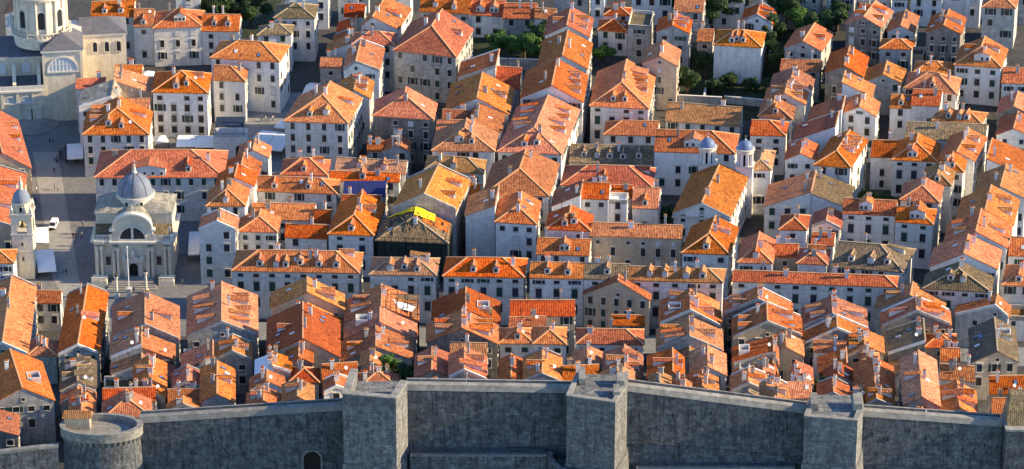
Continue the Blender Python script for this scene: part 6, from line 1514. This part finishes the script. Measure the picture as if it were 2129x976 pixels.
m = MB(); m.bar((-4.2, 0, .1), (4.2, 0, .1), .03, .03); m.build('line', IRON, root)

# scaffolding beside the pale new roof
root = empty('scaffolding', (-25.4, -31.5, 0)); tag(root, 'timber scaffolding platform behind the pale new roof near main street', 'scaffolding')
m = MB()
for x in (-5, -2.5, 0, 2.5):
    for y in (-6, -2, 2, 5): m.bar((x, y, 0), (x, y, 17.5), .11, .11)
for z in (11.5, 14, 16.5):
    for x in (-5, -2.5, 0, 2.5): m.bar((x, -6, z), (x, 5, z), .1, .1)
    for y in (-6, -2, 2, 5): m.bar((-5, y, z), (2.5, y, z), .1, .1)
m.build('frame', IRON, root)
m = MB()
for k in range(9): m.box(-5.2, 2.7, 1.9 + k * .36, 2.2 + k * .36, 15.0, 15.1)
for k in range(5): m.box(1.9 + k * .2 - .6, 2.05 + k * .2 - .6, -6, 5, 14.1, 14.2)
m.build('planks', WOOD, root)
m = MB(); m.solid([(-5, -2, 15.3), (1, -4, 14.6), (2, -1, 14.4), (-4, 1.5, 15.6)], [(-5, -2, 15.36), (1, -4, 14.66), (2, -1, 14.46), (-4, 1.5, 15.66)]); m.build('dust_sheet', CANVAS, root)
# wooden roof balcony
root = empty('roof_balcony', (-9, -33.5, 12.6)); tag(root, 'timber roof balcony with slatted rail on the red roof near main street', 'balcony')
m = MB(); m.box(-4.2, 4.2, -2.4, 2.4, 1.2, 1.4)
for x in (-4.1, -1.4, 1.4, 4.1):
    for y in (-2.3, 2.3): m.box(x - .08, x + .08, y - .08, y + .08, -1.5, 2.6)
m.box(-4.2, 4.2, -2.36, -2.26, 2.5, 2.6); m.box(4.1, 4.2, -2.4, 2.4, 2.5, 2.6)
for k in range(28): m.box(-4.1 + k * .3, -3.98 + k * .3, -2.36, -2.3, 1.4, 2.5)
m.build('frame', WOOD, root)

# ---------------------------------------------------------------- van
van = empty('van', (-122.0, 50.2, .06), R(-6)); tag(van, 'small white van driving towards the viewer on the pale paving band', 'van')
vp = plain_mat('white_car_paint', (.78, .79, .80), .3, .03, .5, 0, .5)
m = MB()
prof = [(-2.3, .45), (-2.35, .95), (-1.75, 1.12), (-1.0, 1.95), (2.1, 2.02), (2.3, 1.7), (2.35, .5)]       # y (front negative), z
for s0, s1, ins in ((-.9, .9, 0),):
    A = [(s0 + (.12 if z > 1.2 else 0), y, z) for y, z in prof]; B = [(s1 - (.12 if z > 1.2 else 0), y, z) for y, z in prof]
    m.poly(list(reversed(A))); m.poly(B)
    for i in range(len(A)): j = (i + 1) % len(A); m.poly([A[i], A[j], B[j], B[i]])
m.build('body', vp, van)
m = MB(); m.poly([(-.74, -1.69, 1.2), (.74, -1.69, 1.2), (.68, -1.08, 1.88), (-.68, -1.08, 1.88)]); m.build('windscreen', PANE, van)
van.children[-1].location = (0, -.03, .02)
for s in (-1, 1):
    m = MB(); q = [(s * .925, -1.5, 1.25), (s * .925, 0.2, 1.25), (s * .82, .2, 1.85), (s * .82, -1.0, 1.85)]; m.poly(q if s > 0 else list(reversed(q))); m.build('side_window', PANE, van)
    m = MB(); m.box(s * .68 - .16, s * .68 + .16, -2.39, -2.3, .72, .9); m.build('headlight', PANE_PALE, van)
    for y in (-1.45, 1.5):
        mb = MB(); pr = []
        for k in range(16): a = 2 * math.pi * k / 16; pr.append((y + .34 * math.cos(a), .34 + .34 * math.sin(a)))
        mb.solid([(s * .72, a, b) for a, b in pr], [(s * .93, a, b) for a, b in pr]); w = mb.build('wheel', IRON, van)
        mb = MB(); mb.solid([(s * .93, y + (a - y) * .55, .34 + (b - .34) * .55) for a, b in pr], [(s * .95, y + (a - y) * .55, .34 + (b - .34) * .55) for a, b in pr]); mb.build('rim', FORT_TOP, w)
m = MB(); m.box(-.86, .86, -2.42, -2.3, .42, .62); m.box(-.4, .4, -2.4, -2.3, .68, .84); m.build('bumper', IRON, van)

# ---------------------------------------------------------------- people
def cloth_mat():
    mm, t, b = newmat('clothing_and_skin')
    tc = N(t, 'ShaderNodeTexCoord'); oi = N(t, 'ShaderNodeObjectInfo'); sx = N(t, 'ShaderNodeSeparateXYZ'); t.links.new(tc.outputs['Object'], sx.inputs[0])
    top = ramp(t, oi.outputs['Random'], [(.0, (.03, .04, .07)), (.3, (.12, .03, .03)), (.5, (.04, .04, .04)), (.72, (.5, .5, .48)), (.9, (.08, .12, .2))])
    gt = lambda v: (lambda n: (n.inputs.__getitem__(1).__setattr__('default_value', v), t.links.new(sx.outputs[2], n.inputs[0]), n.outputs[0])[2])(N(t, 'ShaderNodeMath', operation='GREATER_THAN'))
    c = mixc(t, gt(.92), (.03, .035, .05), top); c = mixc(t, gt(1.5), c, (.45, .28, .2)); c = mixc(t, gt(1.72), c, (.04, .025, .02)); c = mixc(t, gt(.09), (.02, .02, .02), c)
    t.links.new(c, b.inputs['Base Color']); return mm
CL = cloth_mat()
PG = 'people walking in the square'
protos = [make_figure('person', 1.75, CL, k) for k in range(3)]
def person(x, y, rz, label, k, first=[set()], z=None, grp=None):
    if k in first[0]:
        o = protos[k].copy(); col.objects.link(o)
    else: o = protos[k]; first[0].add(k)
    o.location = (x, y, (ground(x, y) + .06) if z is None else z); o.rotation_euler = (0, 0, rz); tag(o, label, 'person', grp or PG)
person(-126.3, 88.2, .3, 'person walking on the pale paving towards the cathedral', 1)
person(-124.9, 76.6, 2, 'left person of the pair halfway up the square', 0)
person(-123.9, 75.6, 1, 'right person of the pair halfway up the square', 1)
person(-114.3, 50.9, 2.8, 'lone person on dark paving behind the domed church wall', 0)
person(-116.0, 43.1, .4, 'leftmost person of the trio left of the domed church', 1)
person(-115.2, 43.0, -.4, 'middle person of the trio left of the domed church', 0)
person(-113.8, 43.4, .2, 'rightmost person of the trio left of the domed church', 2)
person(-115.9, 19.5, 0, 'left person of the couple nearest the palace roofs', 0)
person(-115.1, 19.2, .5, 'right person of the couple nearest the palace roofs', 1)
person(-96.6, 8.0, 3.1, 'person climbing the steps to the church door', 1)
person(-129.5, 74.5, 1.2, 'person in the shade along the left palace wall', 0)
person(-128.6, 66.5, .2, 'person near the left palace wall above the awnings', 2)
person(-71.6, 126.9, .2, 'left person of the group before the lit shop windows', 0)
person(-70.4, 127.2, 1.2, 'second person from left before the lit shop windows', 1)
person(-69.6, 126.5, 2.0, 'third person from left before the lit shop windows', 2)
person(-68.4, 127.5, .6, 'right person of the group before the lit shop windows', 0)
person(-130.2, 110.7, .8, 'left person of the pair at the foot of the cathedral steps', 0)
person(-129.2, 110.1, 2.2, 'right person of the pair at the foot of the cathedral steps', 1)
person(-84.6, 12.5, 1.0, 'person in the lane beside the right church corner', 1)

for x, rz, k, lab in ((87.4, .4, 0, 'walker on the right hand wall walk, first right of the golden cornered bastion'), (89.0, 2, 1, 'walker on the right hand wall walk, second right of the golden cornered bastion'), (91.6, 1, 2, 'walker on the right hand wall walk, third right of the golden cornered bastion'), (106.6, 1.4, 0, 'walker on the wall walk beside the tower block at the right edge'), (-10.2, .2, 1, 'walker on the tall curtain wall between first and middle bastions')):
    zt = lerp(x, [(76.9, 27.8), (108.4, 25.3)]) if x > 0 else 33.9
    person(x, YF + 2.6, rz, lab, k, z=zt - 1.29, grp='walkers on the town wall')

# ---------------------------------------------------------------- cafe tables and chairs by the corner house
def make_table(loc):
    root = empty('cafe_table', loc); tag(root, 'dark cafe table in the rows beside the corner house on the square', 'table', 'cafe tables on the square')
    m = MB(); m.lathe(0, 0, [(.42, .7), (.42, .75)], 14); m.build('table_top', IRON, root)
    m = MB(); m.lathe(0, 0, [(.28, 0), (.26, .04), (.04, .06), (.04, .7)], 10); m.build('base', IRON, root); return root
def make_chair(loc, rz):
    root = empty('cafe_chair', loc, rz); tag(root, 'dark cafe chair at the tables beside the corner house', 'chair', 'cafe chairs on the square')
    m = MB(); m.box(-.22, .22, -.22, .22, .43, .48); m.build('seat', IRON, root)
    m = MB(); m.box(-.22, .22, .19, .23, .48, .9); m.build('backrest', IRON, root)
    for sx in (-1, 1):
        for sy in (-1, 1): mb = MB(); mb.box(sx * .19 - .02, sx * .19 + .02, sy * .19 - .02, sy * .19 + .02, 0, .43); mb.build('leg', IRON, root)
    return root
t0 = c0 = None
for i in range(4):
    for j in range(3):
        p = (-126.4 + j * 2.6 + i * .3, 96.6 + i * 2.9, .05)
        if t0 is None: t0 = make_table(p)
        else: copy_thing(t0, p)
        for k in range(3):
            a = k * 2.1 + i; q = (p[0] + .75 * math.sin(a), p[1] - .75 * math.cos(a), .05)
            if c0 is None: c0 = make_chair(q, a + math.pi)
            else: copy_thing(c0, q, a + math.pi)
